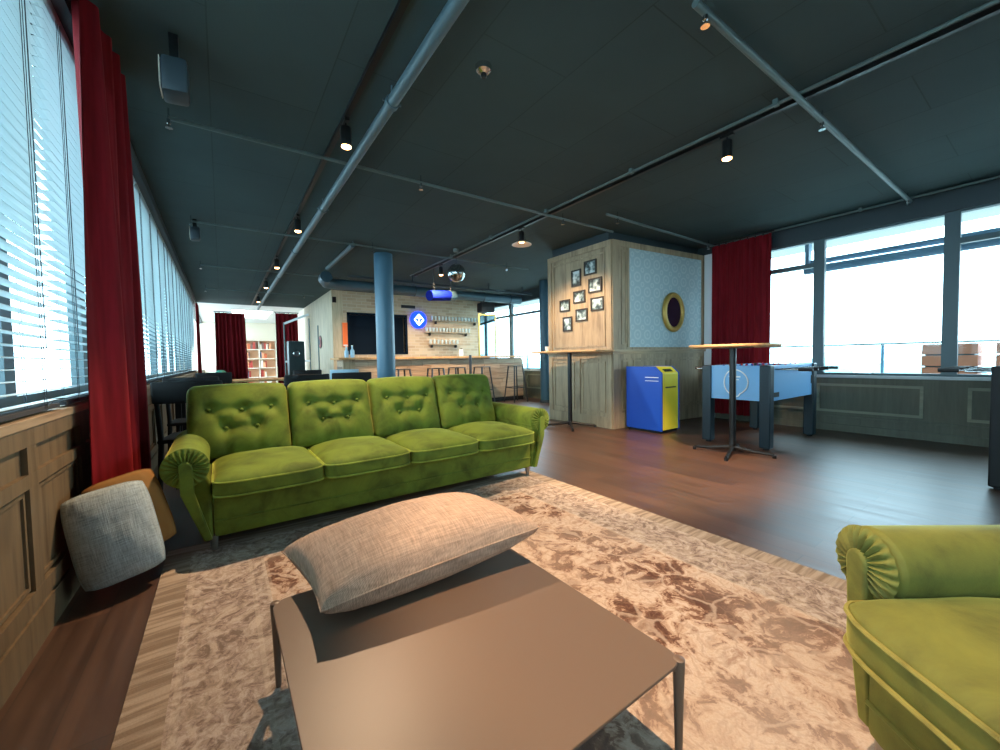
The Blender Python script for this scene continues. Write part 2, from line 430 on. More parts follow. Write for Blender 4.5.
# left wall: wainscot below the windows
b = MB().box(XL-.2, XL, YF, 21, 0, .80)
b.box(XL, XL+.02, YF, 14.3, 0, .13); b.box(XL, XL+.012, YF, 14.3, .13, .15)
b.box(XL, XL+.019, YF, 14.3, .735, .80); b.box(XL, XL+.019, YF, 14.3, .585, .635); b.box(XL, XL+.019, YF, 14.3, .15, .21)
y = -2.95
while y < 14.2:
    b.box(XL, XL+.018, y-.045, y+.045, .21, .735)
    b.box(XL, XL+.008, y+.055, y+.07, .22, .575); b.box(XL, XL+.008, y+.57, y+.585, .22, .575)
    b.box(XL, XL+.008, y+.07, y+.57, .56, .575); b.box(XL, XL+.008, y+.07, y+.57, .22, .235)
    y += .64
struct('wall_left', b, M['oak_shaded'], smooth=False)
struct('trim_1', MB().box(XL-.2, XL+.025, YF, 14.3, .80, .835), M['oak_y'], bevel=.004)
struct('trim_2', MB().box(XL-.2, XL, YF, 21, 2.72, H).box(XL-.01, XL+.07, YF, 14.3, 2.70, 2.8), M['dark_steel'], smooth=False)
# left windows
wins = [(-3.2,-.9),(-.9,1.35),(1.35,3.6),(3.6,5.85),(5.85,8.1),(8.1,10.35),(10.35,12.6),(12.6,14.4)]
for n, (a, c) in enumerate(wins):
    f = MB(); X0, X1 = XL-.17, XL-.11
    f.box(X0, X1, a, a+.06, .835, 2.72); f.box(X0, X1, c-.06, c, .835, 2.72)
    f.box(X0, X1, a+.06, c-.06, .835, .90); f.box(X0, X1, a+.06, c-.06, 2.64, 2.72)
    m_ = (a+c)/2; f.box(X0, X1, m_-.05, m_+.05, .90, 2.64)
    w = struct('window_%d' % (n+1), f, M['window_frame'], smooth=False)
    MB().box(XL-.143, XL-.137, a+.06, c-.06, .90, 2.64).build('pane', M['glass'], w, smooth=False)
# blinds
def blind(y0, y1, label):
    t = thing('venetian_blind', label, 'blind', (XL-.012, (y0+y1)/2, .845), 0, 'venetian blinds along the left window wall')
    L = (y1-y0)/2-.02; s = MB(); z = .035; k = 0
    tilt = math.radians(2)
    while z < 1.80:
        w = .024; dx = w*math.cos(tilt); dz = w*math.sin(tilt)
        j = random.uniform(-.0015, .0015)
        pr = [(-dx, z-dz+j), (0, z+.0028+j), (dx, z+dz+j), (dx, z+dz-.0012+j), (0, z+.0016+j), (-dx, z-dz-.0012+j)]
        s.prism(pr, -L, L, 'y'); z += .044
    s.build('slats', M['slat'], t, smooth=False)
    MB().box(-.024, .024, -L, L, 0, .018).build('bottom_rail', M['cord'], t, bevel=.003)
    MB().box(-.03, .03, -L, L, 1.815, 1.855).build('head_rail', M['slat'], t, bevel=.003)
    q = MB(); n = max(2, int(2*L/.55)); 
    for i in range(n):
        yy = -L+.18+i*(2*L-.36)/(n-1)
        for sx in (-.027, .027):
            q.cyl((sx, yy-.012, .01), (sx, yy-.012, 1.82), .0013, n=5); q.cyl((sx, yy+.012, .01), (sx, yy+.012, 1.82), .0013, n=5)
        q.cyl((.03, yy+.03, .25), (.03, yy+.03, 1.82), .002, n=5)
    q.build('ladder_cord', M['cord'], t)
    return t
for (a, c), l in zip([(-.9,1.35),(1.35,2.55),(2.6,4.9),(4.9,7.2),(7.2,9.5),(9.5,11.8),(11.8,14.1)],
    ['silver venetian blind nearest the camera at the picture edge', 'silver venetian blind beside the near side of the large red curtain', 'silver venetian blind just behind the large red curtain',
     'silver venetian blind second behind the large red curtain','silver venetian blind midway down the left window wall','silver venetian blind last but one before the far red curtain','silver venetian blind at the far end of the left window wall']):
    blind(a, c, l)

# right wall
b = MB().box(XR, XR+.2, YF, 10.5, 0, .70)
mo = MB(); b.box(XR-.02, XR, YF, 3.35, 0, .09); b.box(XR-.02, XR, YF, 3.35, .19, .21)
y = 3.2
for (a, c) in [(2.05,3.3),(.95,1.95),(-.35,.62),(-1.6,-.5),(-2.9,-1.7),(7.2,8.2),(8.4,9.6)]:
    for bb in ((a,a+.03,.28,.59),(c-.03,c,.28,.59),(a,c,.59,.62),(a,c,.25,.28)):
        mo.box(XR-.022, XR, *bb)
for k in range(14):
    a = -3+k*.45; b.box(XR-.006, XR, a, a+.36, .10, .17)
struct('wall_right', b, M['rwall'], smooth=False)
struct('trim_13', mo, wood('lit_panel_moulding', (134,134,114), (118,118,100), 'y', knots=False), smooth=False)  # wall's own finish; light caught on the mouldings is put in as paler colour
struct('trim_3', MB().box(XR-.04, XR+.2, YF, 3.34, .70, .735).box(XR-.04, XR+.2, 5.2, 10.4, .70, .735), M['sill'], bevel=.004)
struct('trim_4', MB().box(XR, XR+.2, YF, 10.5, 2.55, H), M['dark_steel'], smooth=False)
def rwin(n, a, c, transom, mw=.06):
    f = MB(); X0, X1 = XR+.03, XR+.10
    f.box(X0, X1, a, a+mw, .735, 2.55); f.box(X0, X1, c-mw, c, .735, 2.55)
    f.box(X0, X1, a+mw, c-mw, .735, .765); f.box(X0, X1, a+mw, c-mw, 2.53, 2.55)
    if transom: f.box(X0, X1, a+mw, c-mw, 2.19, 2.25)
    w = struct('window_%d' % n, f, M['window_frame'], smooth=False)
    MB().box(XR+.062, XR+.068, a+mw, c-mw, .765, 2.53).build('pane', M['glass'], w, smooth=False)
rwin(11, 1.96, 3.4, True); rwin(12, .77, 1.96, False); rwin(13, -.45, .77, True); rwin(14, -1.7, -.45, False); rwin(15, -3.2, -1.7, True)
rwin(16, 5.0, 7.4, True); rwin(17, 7.4, 8.95, True); rwin(18, 8.95, 10.4, True)
struct('trim_5', MB().box(XR-.05, XR+.1, 3.30, 3.47, 0, 2.66), M['white_frame'], smooth=False)
struct('trim_6', MB().box(XR, XR+.1, 3.47, 5.0, .7, 2.55), M['dark_steel'], smooth=False)
# front wall behind the camera
struct('wall_front', MB().box(XL-.2, XR+.2, YF-.2, YF, 0, H), M['dark_steel'], smooth=False)

# brick block with bar back wall
BX, BY = 2.28, 10.45
b = MB()
b.box(2.68, 4.15, BY, BY+.25, 0, 1.25); b.box(2.68, 4.15, BY, BY+.25, 2.22, H)
b.box(BX+.25, 2.68, BY, BY+.25, 0, H); b.box(4.15, XR+.2, BY, BY+.25, 0, H)
struct('wall_back_side', MB().box(BX-.01, BX+.25, BY-.003, 14.4, 0, H), M['oak_side'], smooth=False)
struct('wall_back', b, M['brick'], smooth=False)
hb = MB().box(2.62, 2.68, BY-.02, BY+.1, 1.2, 2.27).box(4.15, 4.21, BY-.02, BY+.1, 1.2, 2.27).box(2.62, 4.21, BY-.02, BY+.1, 2.22, 2.27).box(2.62, 4.21, BY-.02, BY+.1, 1.2, 1.25)
hb.box(3.38, 3.42, BY+.02, BY+.08, 1.25, 2.22)
ht = struct('door_1', hb, M['dark_hatch'], smooth=False)
MB().box(2.68, 4.15, BY+.12, BY+.14, 1.25, 2.22).box(2.68, 3.4, BY+.09, BY+.12, 1.9, 1.92).build('shutter', M['dark_hatch'], ht, smooth=False)

# room beyond the far opening
struct('wall_far', MB().box(-1.5, 6.8, 20.6, 20.8, 0, 2.9), M['cream'], smooth=False)
struct('wall_far_side', MB().box(BX, BX+.2, 14.4, 20.6, 0, 2.9), M['cream'], smooth=False)
struct('ceiling_far', MB().box(XL-.2, 6.8, YB, 20.8, 2.8, 3.0), M['white'], smooth=False)
t = thing('ceiling_light_panel', 'white glowing ceiling panel in the far bright room', 'light', (.9, 16.8, 2.77))
MB().box(-.62, .62, -1.3, 1.3, 0, .03).build('housing', M['white'], t); MB().box(-.57, .57, -1.25, 1.25, -.012, 0).build('diffuser', M['panel_light'], t)

# ------------------------------------------------------------------ pillar block
PW = [(4.51,3.69),(6.58,3.50),(6.58,5.0),(4.51,5.0)]
struct('wall_pillar', MB().prism(PW, 0, 2.66, 'z'), M['oak'], smooth=False)
struct('trim_7', MB().prism([(4.56,3.78),(6.58,3.6),(6.58,4.95),(4.56,4.95)], 2.66, H, 'z'), M['dark_steel'], smooth=False)
# mouldings, in a frame whose x runs along a face and whose -y points out of it
def face_empty(p0, p1):
    d = Vector((p1[0]-p0[0], p1[1]-p0[1])); return p0, math.atan2(d.y, d.x), d.length
def on_face(o, fc): o.location = (fc[0][0], fc[0][1], 0); o.rotation_euler = (0,0,fc[1]); return o
FR = face_empty(PW[0], PW[1]); FL = face_empty(PW[3], PW[0])
def rect_mould(b, x0, x1, z0, z1, w=.02, d=.012):
    b.box(x0, x1, -d, 0, z0, z0+w); b.box(x0, x1, -d, 0, z1-w, z1); b.box(x0, x0+w, -d, 0, z0+w, z1-w); b.box(x1-w, x1, -d, 0, z0+w, z1-w)
L = FR[2]
b = MB(); b.box(0, L, -.02, 0, 0, .14); b.box(0, .16, -.018, 0, .14, 2.66); b.box(.16, L, -.0195, 0, 2.58, 2.66); b.box(.16, L, -.0195, 0, 1.0, 1.06)
b.box(.16, L, -.018, 0, .14, .22); b.box(.29, .33, -.018, 0, 1.16, 2.58); b.box(L-.07, L, -.018, 0, .22, 2.58)
rect_mould(b, .18, .28, 1.2, 2.54); rect_mould(b, .18, .32, .25, .97); rect_mould(b, .42, 1.15, .25, .97); rect_mould(b, 1.25, 1.98, .25, .97)
on_face(struct('trim_8', b, M['oak'], smooth=False), FR)
b = MB(); b.box(.33, L-.07, -.008, 0, 1.16, 2.58); on_face(struct('trim_9', b, M['paper'], smooth=False), FR)
L2 = FL[2]; b = MB(); b.box(0, L2, -.02, 0, 0, .16); b.box(0, L2, -.0195, 0, 2.58, 2.66); b.box(0, L2, -.0195, 0, 1.0, 1.06)
b.box(0, .08, -.018, 0, .16, 2.58); b.box(L2-.08, L2, -.018, 0, .16, 2.58); b.box(L2/2-.05, L2/2+.05, -.018, 0, .16, 1.0)
rect_mould(b, .12, L2-.12, 1.18, 2.52); rect_mould(b, .12, L2/2-.08, .22, .96); rect_mould(b, L2/2+.08, L2-.12, .22, .96)
on_face(struct('trim_10', b, M['oak'], smooth=False), FL)
b = MB(); b.box(-.05, L, -.06, 0, 1.09, 1.125); b.box(-.02, L, -.03, 0, 1.06, 1.09)
on_face(struct('trim_11', b, M['oak_h'], bevel=.003), FR)
b = MB(); b.box(0, L2-.003, -.06, 0, 1.09, 1.124); b.box(0, L2-.003, -.03, 0, 1.06, 1.09)
on_face(struct('trim_12', b, M['oak_h'], bevel=.003), FL)

# pictures on the left face (y0,y1,z0,z1)
pics = [((3.95,4.204,2.239,2.451),'topmost framed photograph on the wooden pillar'),
        ((4.254,4.466,2.112,2.365),'dark upright framed photograph left of the topmost one'),
        ((3.854,4.12,1.968,2.178),'framed photograph directly below the topmost one, near the pillar corner'),
        ((4.171,4.429,1.852,2.039),'framed photograph in the middle of the cluster on the pillar'),
        ((3.817,4.078,1.70,1.894),'framed photograph closest to the pillar corner, pale lower half'),
        ((4.491,4.735,1.756,1.94),'leftmost framed photograph in landscape format on the pillar'),
        ((4.132,4.383,1.573,1.76),'second lowest framed photograph of the cluster on the pillar'),
        ((4.448,4.666,1.439,1.665),'lowest framed photograph, upright format, on the pillar')]
for k, ((y0,y1,z0,z1), l) in enumerate(pics):
    w = y1-y0; h = z1-z0; zc = (z0+z1)/2
    t = thing('picture_frame', l, 'picture', (4.508, (y0+y1)/2, zc), -PI/2, 'framed photographs on the pillar')
    w -= .015; fw = .022
    MB().box(-w/2, w/2, -.022, -.001, -h/2, -h/2+fw).box(-w/2, w/2, -.022, -.001, h/2-fw, h/2).box(-w/2, -w/2+fw, -.022, -.001, -h/2+fw, h/2-fw).box(w/2-fw, w/2, -.022, -.001, -h/2+fw, h/2-fw).build('frame', M['pframe'], t, bevel=.003)
    MB().box(-w/2+fw, w/2-fw, -.010, -.001, -h/2+fw, h/2-fw).build('print', photo_mat('print_%d' % k, k), t, smooth=False)
# oval mirror on the wallpaper
def onR(s, out, z):
    a = FR[1]; return (FR[0][0]+s*math.cos(a)+out*math.sin(a), FR[0][1]+s*math.sin(a)-out*math.cos(a), z)
t = thing('oval_mirror', 'oval mirror with a gilt frame on the pale wallpaper', 'mirror', onR(1.28, .009, 1.70), FR[1])
def oval(a, c, n=48): return [(a*math.cos(2*PI*k/n), 0, c*math.sin(2*PI*k/n)) for k in range(n)]
MB().tube([(x, -.02, z) for x, _, z in oval(.215,.275)], .034, 10, True).tube([(x, -.03, z) for x, _, z in oval(.18,.24)], .012, 8, True).build('frame', M['gold'], t, ang=80)
MB().prism([(x, z) for x, _, z in oval(.205,.265)], -.016, -.004, 'y').build('glass', M['mirror_dark'], t)

# ------------------------------------------------------------------ columns
def column(x, y, r, label, m):
    t = thing('round_column', label, 'column', (x, y, 0))
    MB().cyl((0,0,0), (0,0,H), r, n=40).build('shaft', m, t); MB().lathe([(r+.02,0),(r+.02,.05),(r+.002,.06)], n=40).build('base_ring', M['dark_steel'], t)
column(2.27, 6.6, .15, 'round blue column in front of the bar counter', M['column'])
column(6.15, 6.95, .13, 'round dark blue column by the far windows, left of the wooden pillar', M['dark_steel'] if 0 else base('deep_blue_paint', (40,78,96), .4))

# ------------------------------------------------------------------ curtains
def curtain(label, path0, path1, z0, z1, folds, amp, flare=1.0, gather=1.0, seed=0, nm='curtain'):
    a = Vector(path0); c = Vector(path1); d = c-a; Lc = d.length; d.normalize(); nrm = Vector((-d.y, d.x)); mid = (a+c)/2
    t = thing(nm, label, 'curtain', (mid.x, mid.y, z0))
    nu, nv = folds*14, 26
    def fn(off):
        def f(u, v):
            w = 1+(gather-1)*math.sin(PI*min(1, v*1.1))*.5
            s = (u-.5)*Lc*w*(1+(flare-1)*(1-v))
            ph = 2*PI*folds*(u+.03*math.sin(2*PI*u*1.7+seed))
            k = .55+.45*noise.noise(Vector((u*folds*.8, seed, 3.3)))
            n_ = amp*(math.sin(ph+.35*math.sin(3*v+seed))*(.7+.5*(1-v))*(.7+k*.5)+.25*math.sin(2.3*ph+v*2))
            p = d*s+nrm*(n_+off); return (p.x, p.y, v*(z1-z0))
        return f
    bm = MB(); f1 = fn(.0); f2 = fn(.004)
    bm.grid(nu, nv, f1); bm.grid(nu, nv, lambda u, v: f2(u, v))
    bm.build('fabric', M['red'], t, ang=180)
    r = MB()
    for k in range(folds+1):
        s = (k/folds-.5)*Lc*.98; p = d*s; r.cyl((p.x, p.y, z1-z0-.01), (p.x, p.y, z1-z0+.03), .008, n=8)
    p = d*(-Lc/2-.03); q = d*(Lc/2+.03)
    r.cyl((p.x, p.y, z1-z0+.03), (q.x, q.y, z1-z0+.03), .012, n=10)
    r.build('curtain_rail', M['black'], t)
    return t
curtain('tall red velvet curtain gathered at the near left windows', (-.47,2.66), (-.45,3.36), .02, 2.78, 4, .05, seed=1.3)
curtain('wide deep red curtain beside the right-hand windows', (6.46,2.46), (6.46,3.30), .10, 2.74, 8, .022, seed=2.1)
curtain('dark red curtain on the left of the far opening', (-.12,14.25), (.62,14.25), .02, 2.52, 7, .05, 1.1, seed=4)
curtain('dark red curtain on the right of the far opening', (1.42,14.25), (2.05,14.25), .02, 2.58, 5, .05, seed=5)
curtain('narrow strip of red curtain at the far left window corner', (-.50,13.3), (-.50,13.9), .02, 2.65, 4, .03, seed=6)

# ------------------------------------------------------------------ rug
t = thing('area_rug', 'large faded tan and brown oriental rug under the sofa and coffee table', 'rug', (.98, .73, 0))
MB().rbox((-1.26,-2.05,0), (1.26,2.05,.012), .005, (24,30,2)).build('pile', M['rug'], t)

# ------------------------------------------------------------------ seating
def seating(root, n, w, mat, mp, xc=.105, zc=.475, r=.10, rec=0, bw=None, bx0=0, dz=0):
    W = n*w; dep = .78; bw = bw or w
    # base
    b = MB().rbox((0,0,.075), (W,dep,.302+dz), .02, (10*n,8,8))
    b.build('base', mat, root)
    q = MB(); q.tube([(0.01,-.003,.165), (W-.01,-.003,.165)], .006, 8); q.build('base_seam', mat, root)
    # back frame
    def bf(p):
        k = (p.z-.1)/.7; return (p.x, p.y+.12*k, p.z)
    MB().rbox((0,dep-.14,.10), (W,dep+.0,.80), .04, (10*n,4,10), bf).build('back_frame', mat, root)
    for i in range(n):
        x0 = i*w+.004; x1 = (i+1)*w-.004
        # seat cushion
        zb, zt = .300+dz, .395+dz
        cx = (x0+x1)/2
        def sf(p, x0=x0, x1=x1, cx=cx, i=i):
            u = (p.x-cx)/(w/2); vv = (p.y-.26)/.36
            cr = max(0, 1-abs(u)**2.6)*max(0, 1-abs(vv)**2.6)
            z = p.z
            if p.z > .35+dz: z += .055*cr**.7+.006*noise.noise(Vector((p.x*7, p.y*7, i)))
            front = max(0, (-p.y-.02)/.08)
            y = p.y+.055*front*abs(u)**6
            return (p.x, y, z)
        c = MB().rbox((x0,-.10,zb), (x1,.60,zt), .028, (22,24,8), sf).build('seat_cushion', mat, root)
        for zz in (zb+.012, zt-.008):
            r_ = .03; pts = []
            def loop(zz):
                P = []
                X0, X1, Y0, Y1 = x0+.002, x1-.002, -.102, .59
                for cx_, cy_, a0 in ((X1-r_, Y0+r_, -90), (X1-r_, Y1-r_, 0), (X0+r_, Y1-r_, 90), (X0+r_, Y0+r_, 180)):
                    for k in range(7):
                        a = math.radians(a0+15*k); P.append(Vector((cx_+r_*math.cos(a), cy_+r_*math.sin(a), zz)))
                out = []
                for a, e in zip(P, P[1:]+P[:1]):
                    m_ = max(1, int((e-a).length/.04))
                    for k in range(m_): out.append(a.lerp(e, k/m_))
                return [sf(p) if zz < .35+dz else (sf(Vector((p.x, p.y, .34+dz)))[0], sf(Vector((p.x, p.y, .34+dz)))[1], zz) for p in out]
            MB().tube(loop(zz), .0055, 6, True).build('piping', mp, c)
        # back cushion with diamond tufting
        x0 = bx0+i*bw+.004; x1 = bx0+(i+1)*bw-.004; cx = (x0+x1)/2
        H0, H1 = .40, .86
        bt = [(.2,.68),(.5,.66),(.8,.68),(.35,.42),(.65,.42)]
        btn = [(x0+a*bw, H0+zf*(H1-H0)) for a, zf in bt]
        segs = [(0,3),(1,3),(1,4),(2,4),(0,1),(1,2),(3,4)]
        ext = [((btn[3][0],btn[3][1]), (btn[3][0], H0)), ((btn[4][0],btn[4][1]), (btn[4][0], H0)), (btn[0], (x0, btn[3][1]-.02)), (btn[2], (x1, btn[4][1]-.02)),
               (btn[0], (btn[0][0], H1)), (btn[1], (btn[1][0], H1)), (btn[2], (btn[2][0], H1))]
        allsegs = [(btn[a], btn[c_], 1.0) for a, c_ in segs]+[(a, c_, .7 if k < 4 else .12) for k, (a, c_) in enumerate(ext)]
        def disp(x, z):
            dd = 0
            for bx, bz in btn: dd += .034*math.exp(-((x-bx)**2+(z-bz)**2)/(.046**2))
            best = 0
            for (ax, az), (cx_, cz_), s in allsegs:
                vx, vz = cx_-ax, cz_-az; L_ = vx*vx+vz*vz
                tt = max(0, min(1, ((x-ax)*vx+(z-az)*vz)/L_)); e2 = (x-ax-tt*vx)**2+(z-az-tt*vz)**2
                best = max(best, s*.013*math.exp(-e2/(.026**2)))
            return dd+best
        def bfn(p, x0=x0, x1=x1, cx=cx):
            u = (p.x-cx)/(bw/2); q_ = (p.z-(H0+H1)/2)/((H1-H0)/2)
            y = p.y
            if p.y < .56:
                y -= .045*max(0, 1-abs(u)**3)*max(0, 1-abs(q_)**3)
                y += disp(p.x, p.z)
            k = (p.z-H0)/(H1-H0)
            z = p.z+.012*(1-u*u)*max(0, k)
            x = p.x-.006*u*(k-.5)
            return (x, y+.13*k, z)
        c = MB().rbox((x0,.47,H0), (x1,.63,H1), .045, (44,6,44), bfn).build('back_cushion', mat, root)
        for bx, bz in btn:
            k = (bz-H0)/(H1-H0); yy = .47-.045*max(0, 1-abs((bx-cx)/(bw/2))**3)*max(0, 1-abs((bz-.63)/.23)**3)+.030+.13*k
            MB().lathe([(.001,-.006),(.008,-.005),(.012,0),(.008,.005),(.001,.006)], n=12).build('button', mat, c, ang=90)
            o = D.objects[-1] if False else None
            bo = [q_ for q_ in COL.objects if q_.parent == c][-1]
            bo.location = (bx, yy, bz); bo.rotation_euler = (PI/2, 0, 0)
    # arms
    for sgn in (-1, 1):
        ox = 0 if sgn < 0 else W
        outer = []
        for k in range(29):
            a = math.radians(215-250*k/28); outer.append((xc+r*math.cos(a), zc+r*math.sin(a)))
        # from inner-bottom of the roll over the top to outer-bottom, then down
        pl = outer+[(xc*.62+.03, zc-.13), (.062, .20), (.040, .075), (.002, .075), (.002, zc-.10)]
        pl = [(ox+sgn*px, pz) for px, pz in pl]
        a_ = MB().prism(pl, rec, dep+.03, 'y').build('arm', mat, root, bevel=.018)
        # pleated scroll face
        cxx = ox+sgn*xc
        def scroll(u, v):
            a = 2*PI*u; rr = (r+.002)*(1-v)+.012*v
            up = .5+.5*math.sin(a)
            pl_ = math.cos(22*a)*.0055*min(1, (1-v)*4)*min(1, v*3+.25)
            y = -.022*math.sqrt(max(0, 1-(rr/(r+.004))**2))**.8-.002+pl_
            return (cxx+rr*math.cos(a), y+rec, zc+rr*math.sin(a))
        MB().grid(132, 12, scroll, cu=True).build('pleated_scroll', mat, a_, ang=60)
        # tongue panel from the scroll centre to the foot
        tp = []
        for k in range(13):
            a = math.radians(180-180*k/12); tp.append((.030*math.cos(a), zc+.002+.032*math.sin(a)))
        q_ = .022-xc
        tp += [(.024, .34), (q_+.018, .08), (q_-.018, .08), (min(-.03, q_*.4), .34)]
        tp = [(cxx+sgn*(px), pz) for px, pz in tp]
        MB().prism(tp, rec-.034, rec-.004, 'y').build('arm_panel', mat, a_, bevel=.008)
    for lx in (.0, W-.0):
        for ly in (.05, dep-.08):
            MB().lathe([(.014,-.0),(.016,.01),(.02,.078)], (lx, ly, 0), 16).build('leg', M['silver'], root)
sofa = thing('tufted_sofa', 'green velvet four-seat sofa with button-tufted backs and rolled arms', 'sofa', (-.07, 2.60, .012), math.radians(.6))
seating(sofa, 4, .5525, M['green'], M['piping'], bw=.582, bx0=-.125)
ch = thing('armchair', 'green velvet armchair with rolled pleated arm at the right edge', 'armchair', (1.255, .268, .012), math.radians(233.13))
seating(ch, 1, .60, M['green_chair'], M['piping_warm_lit'], xc=.055, zc=.475, r=.088, rec=.05, dz=.02)

# ------------------------------------------------------------------ coffee table
TX0, TX1, TY0, TY1, TZ = .0975, .90, .522, 1.40, .28
t = thing('coffee_table', 'low brown metal coffee table with rounded corners on the rug', 'table', (0,0,.012))
def rrect(x0, x1, y0, y1, r, n=8):
    P = []
    for cx, cy, a0 in ((x1-r,y0+r,-90),(x1-r,y1-r,0),(x0+r,y1-r,90),(x0+r,y0+r,180)):
        for k in range(n+1):
            a = math.radians(a0+90*k/n); P.append((cx+r*math.cos(a), cy+r*math.sin(a)))
    return P
z1 = TZ-.012
MB().prism(rrect(TX0,TX1,TY0,TY1,.045), z1-.008, z1, 'z').build('tabletop', M['table_brown'], t, bevel=.002)
MB().prism(rrect(TX0+.012,TX1-.012,TY0+.012,TY1-.012,.035), z1-.022, z1-.008, 'z').build('apron', M['table_brown'], t, bevel=.002)
for sx, cx in ((-1,TX0),(1,TX1)):
    for sy, cy in ((-1,TY0),(1,TY1)):
        lx, ly = cx-sx*.010, cy-sy*.010
        ax, ay = cx-sx*.05, cy-sy*.05
        m = MB().lathe([(.007,0),(.0085,.01),(.012,.18),(.0145,z1-.02),(.0145,z1-.001),(.012,z1+.001)], (lx, ly, 0), 18)
        m.tube([(ax,ay,z1-.014),(cx-sx*.02,cy-sy*.02,z1-.018),(lx,ly,z1-.035),(lx,ly,z1-.06)], [.010,.012,.011,.009], 10)
        m.build('leg', M['table_brown'], t)

# ------------------------------------------------------------------ cushions
def pillow_mesh(w, h, th, seed=0, k=.10, sag=0, nn=56):
    m = MB()
    def side(sg):
        def f(u, v):
            a = 2*u-1; c = 2*v-1
            a = math.copysign(abs(a)**.9, a); c = math.copysign(abs(c)**.9, c)
            x = w/2*a*(1-k*(1-c*c)*abs(a)**2); y = h/2*c*(1-k*(1-a*a)*abs(c)**2)
            pr = max(0, (1-a*a)*(1-c*c)); t_ = pr**.37
            t_ += .05*noise.noise(Vector((a*2.2, c*2.2, seed+sg)))*t_
            corner = (abs(a)*abs(c))**3
            wr = .03*noise.noise(Vector((a*7, c*7, seed*2+sg)))*(.3+corner*2)*min(1, pr*20)
            return (x, y, sg*th/2*(t_+wr))
        return f
    m.grid(nn, nn, side(1)); m.grid(nn, nn, side(-1)); return m
def seam_pts(w, h, k=.10, n=20):
    P = []
    for e in range(4):
        for i in range(n):
            s = -1+2*i/n
            a, c = [(s,-1),(1,s),(-s,1),(-1,-s)][e]
            a = math.copysign(abs(a)**.9, a); c = math.copysign(abs(c)**.9, c)
            P.append((w/2*a*(1-k*(1-c*c)*abs(a)**2), h/2*c*(1-k*(1-a*a)*abs(c)**2), 0))
    return P
def pillow(name, label, w, h, th, mat, loc, rot, seed, k=.1, shear=0, rnd=0):
    t = thing(name, label, 'cushion', loc); t.rotation_euler = rot
    pm = pillow_mesh(w, h, th, seed, k); 
    def wp(x, y, z):
        q, e = abs(2*x/w), abs(2*y/h); return (x*(1-rnd*min(1.2, e)**4)-shear*y, y*(1-rnd*min(1.2, q)**4), max(z, -.092) if shear else z)
    pm.v = [wp(*p) for p in pm.v]
    c = pm.build('cover', mat, t, ang=170)
    MB().tube([wp(*p) for p in seam_pts(w, h, k)], .0028, 6, True).build('seam', mat, t, ang=170)
    return t
pillow('burlap_cushion', 'beige burlap cushion lying on the brown coffee table', .735, .47, .225, M['burlap'], (.535, 1.335, .380), (math.radians(-1), math.radians(-4), math.radians(-3)), 2, .06, .14)
pillow('floor_cushion', 'silver grey cushion leaning by the red curtain on the floor', .29, .42, .22, M['greycush'], (-.425, 2.46, .262), (math.radians(76), math.radians(-10), math.radians(8)), 5, .0, 0, .085)
pillow('ochre_cushion', 'ochre yellow cushion tucked behind the silver grey one', .27, .38, .15, M['ochre'], (-.39, 2.60, .30), (math.radians(80), math.radians(-14), math.radians(8)), 8, .0, 0, .08)

# ------------------------------------------------------------------ recycling bin
t = thing('recycling_bin', 'blue and yellow recycling bin with sloped top against the pillar', 'bin', (4.68, 3.03, 0))
prof = [(.0,.03),(.0,.80),(.10,.885),(.56,.885),(.56,.03)]
for (x0, x1), nm, mt in (((0,.025),'side_panel',M['blue']),((.385,.41),'side_panel',M['blue'])):
    MB().prism(prof, x0, x1, 'x').build(nm, mt, t, bevel=.008)
pf = [(.006,.04),(.006,.795),(.103,.878),(.53,.878),(.53,.04)]
bd = MB().prism(pf, .025, .385, 'x').build('body', M['yellow'], t, bevel=.006)
MB().box(.09,.32,-.002,.012,.60,.615).build('handle', M['matte_black'], bd)
sl = MB(); sl.prism([(.028,.815),(.034,.809),(.086,.852),(.080,.858)], .11, .30, 'x'); sl.build('slot', M['matte_black'], bd)
MB().box(.02,.39,.03,.52,0,.03).build('plinth', M['matte_black'], t)
dc = MB().box(-.003,0,.05,.25,.735,.745).box(-.003,0,.05,.25,.69,.697); dc.build('reflection_streak', M['white'], t, smooth=False)  # pale reflections on the blue side, made as white strips

# ------------------------------------------------------------------ high tables
def standing(name, label, x, y, rz, top, hgt=1.125, foot=.36):
    t = thing(name, label, 'table', (x, y, 0), rz)
    top(t, hgt)
    MB().cyl((0,0,.09), (0,0,hgt-.03), .031, n=20).build('pole', M['black'], t)
    MB().box(-.13,.13,-.13,.13,hgt-.036,hgt-.03).build('top_plate', M['black'], t)
    f = MB().cyl((0,0,.035), (0,0,.12), .036, .026, 16)
    for k in range(4):
        a = PI/4+k*PI/2; c, s = math.cos(a), math.sin(a)
        f.tube([(0,0,.075),(c*foot*.5,s*foot*.5,.045),(c*foot,s*foot,.03)], [.022,.017,.014], 8)
        f.cyl((c*foot,s*foot,0), (c*foot,s*foot,.03), .018, n=10)
    f.build('cross_foot', M['black'], t)
    return t
standing('standing_table', 'round standing table with light wood top beside the blue foosball table', 4.30, 1.98, -.5,
         lambda t, h: MB().lathe([(.0,h-.03),(.40,h-.03),(.412,h-.02),(.412,h-.006),(.405,h),(.0,h)], n=64).build('tabletop', M['tabletop_wood'], t))
standing('standing_table', 'long standing table with light wood top along the wooden pillar', 4.18, 4.20, .1,
         lambda t, h: MB().rbox((-.22,-.62,h-.03), (.22,.62,h), .012, (8,16,4)).build('tabletop', M['tabletop_wood'], t))
t = thing('paper_cup', 'small white cup on the long standing table by the pillar', 'cup', (4.12, 4.62, 1.125))
MB().lathe([(.025,0),(.034,.075),(.031,.075),(.023,.006)], n=20).build('cup_wall', M['ceramic'], t)
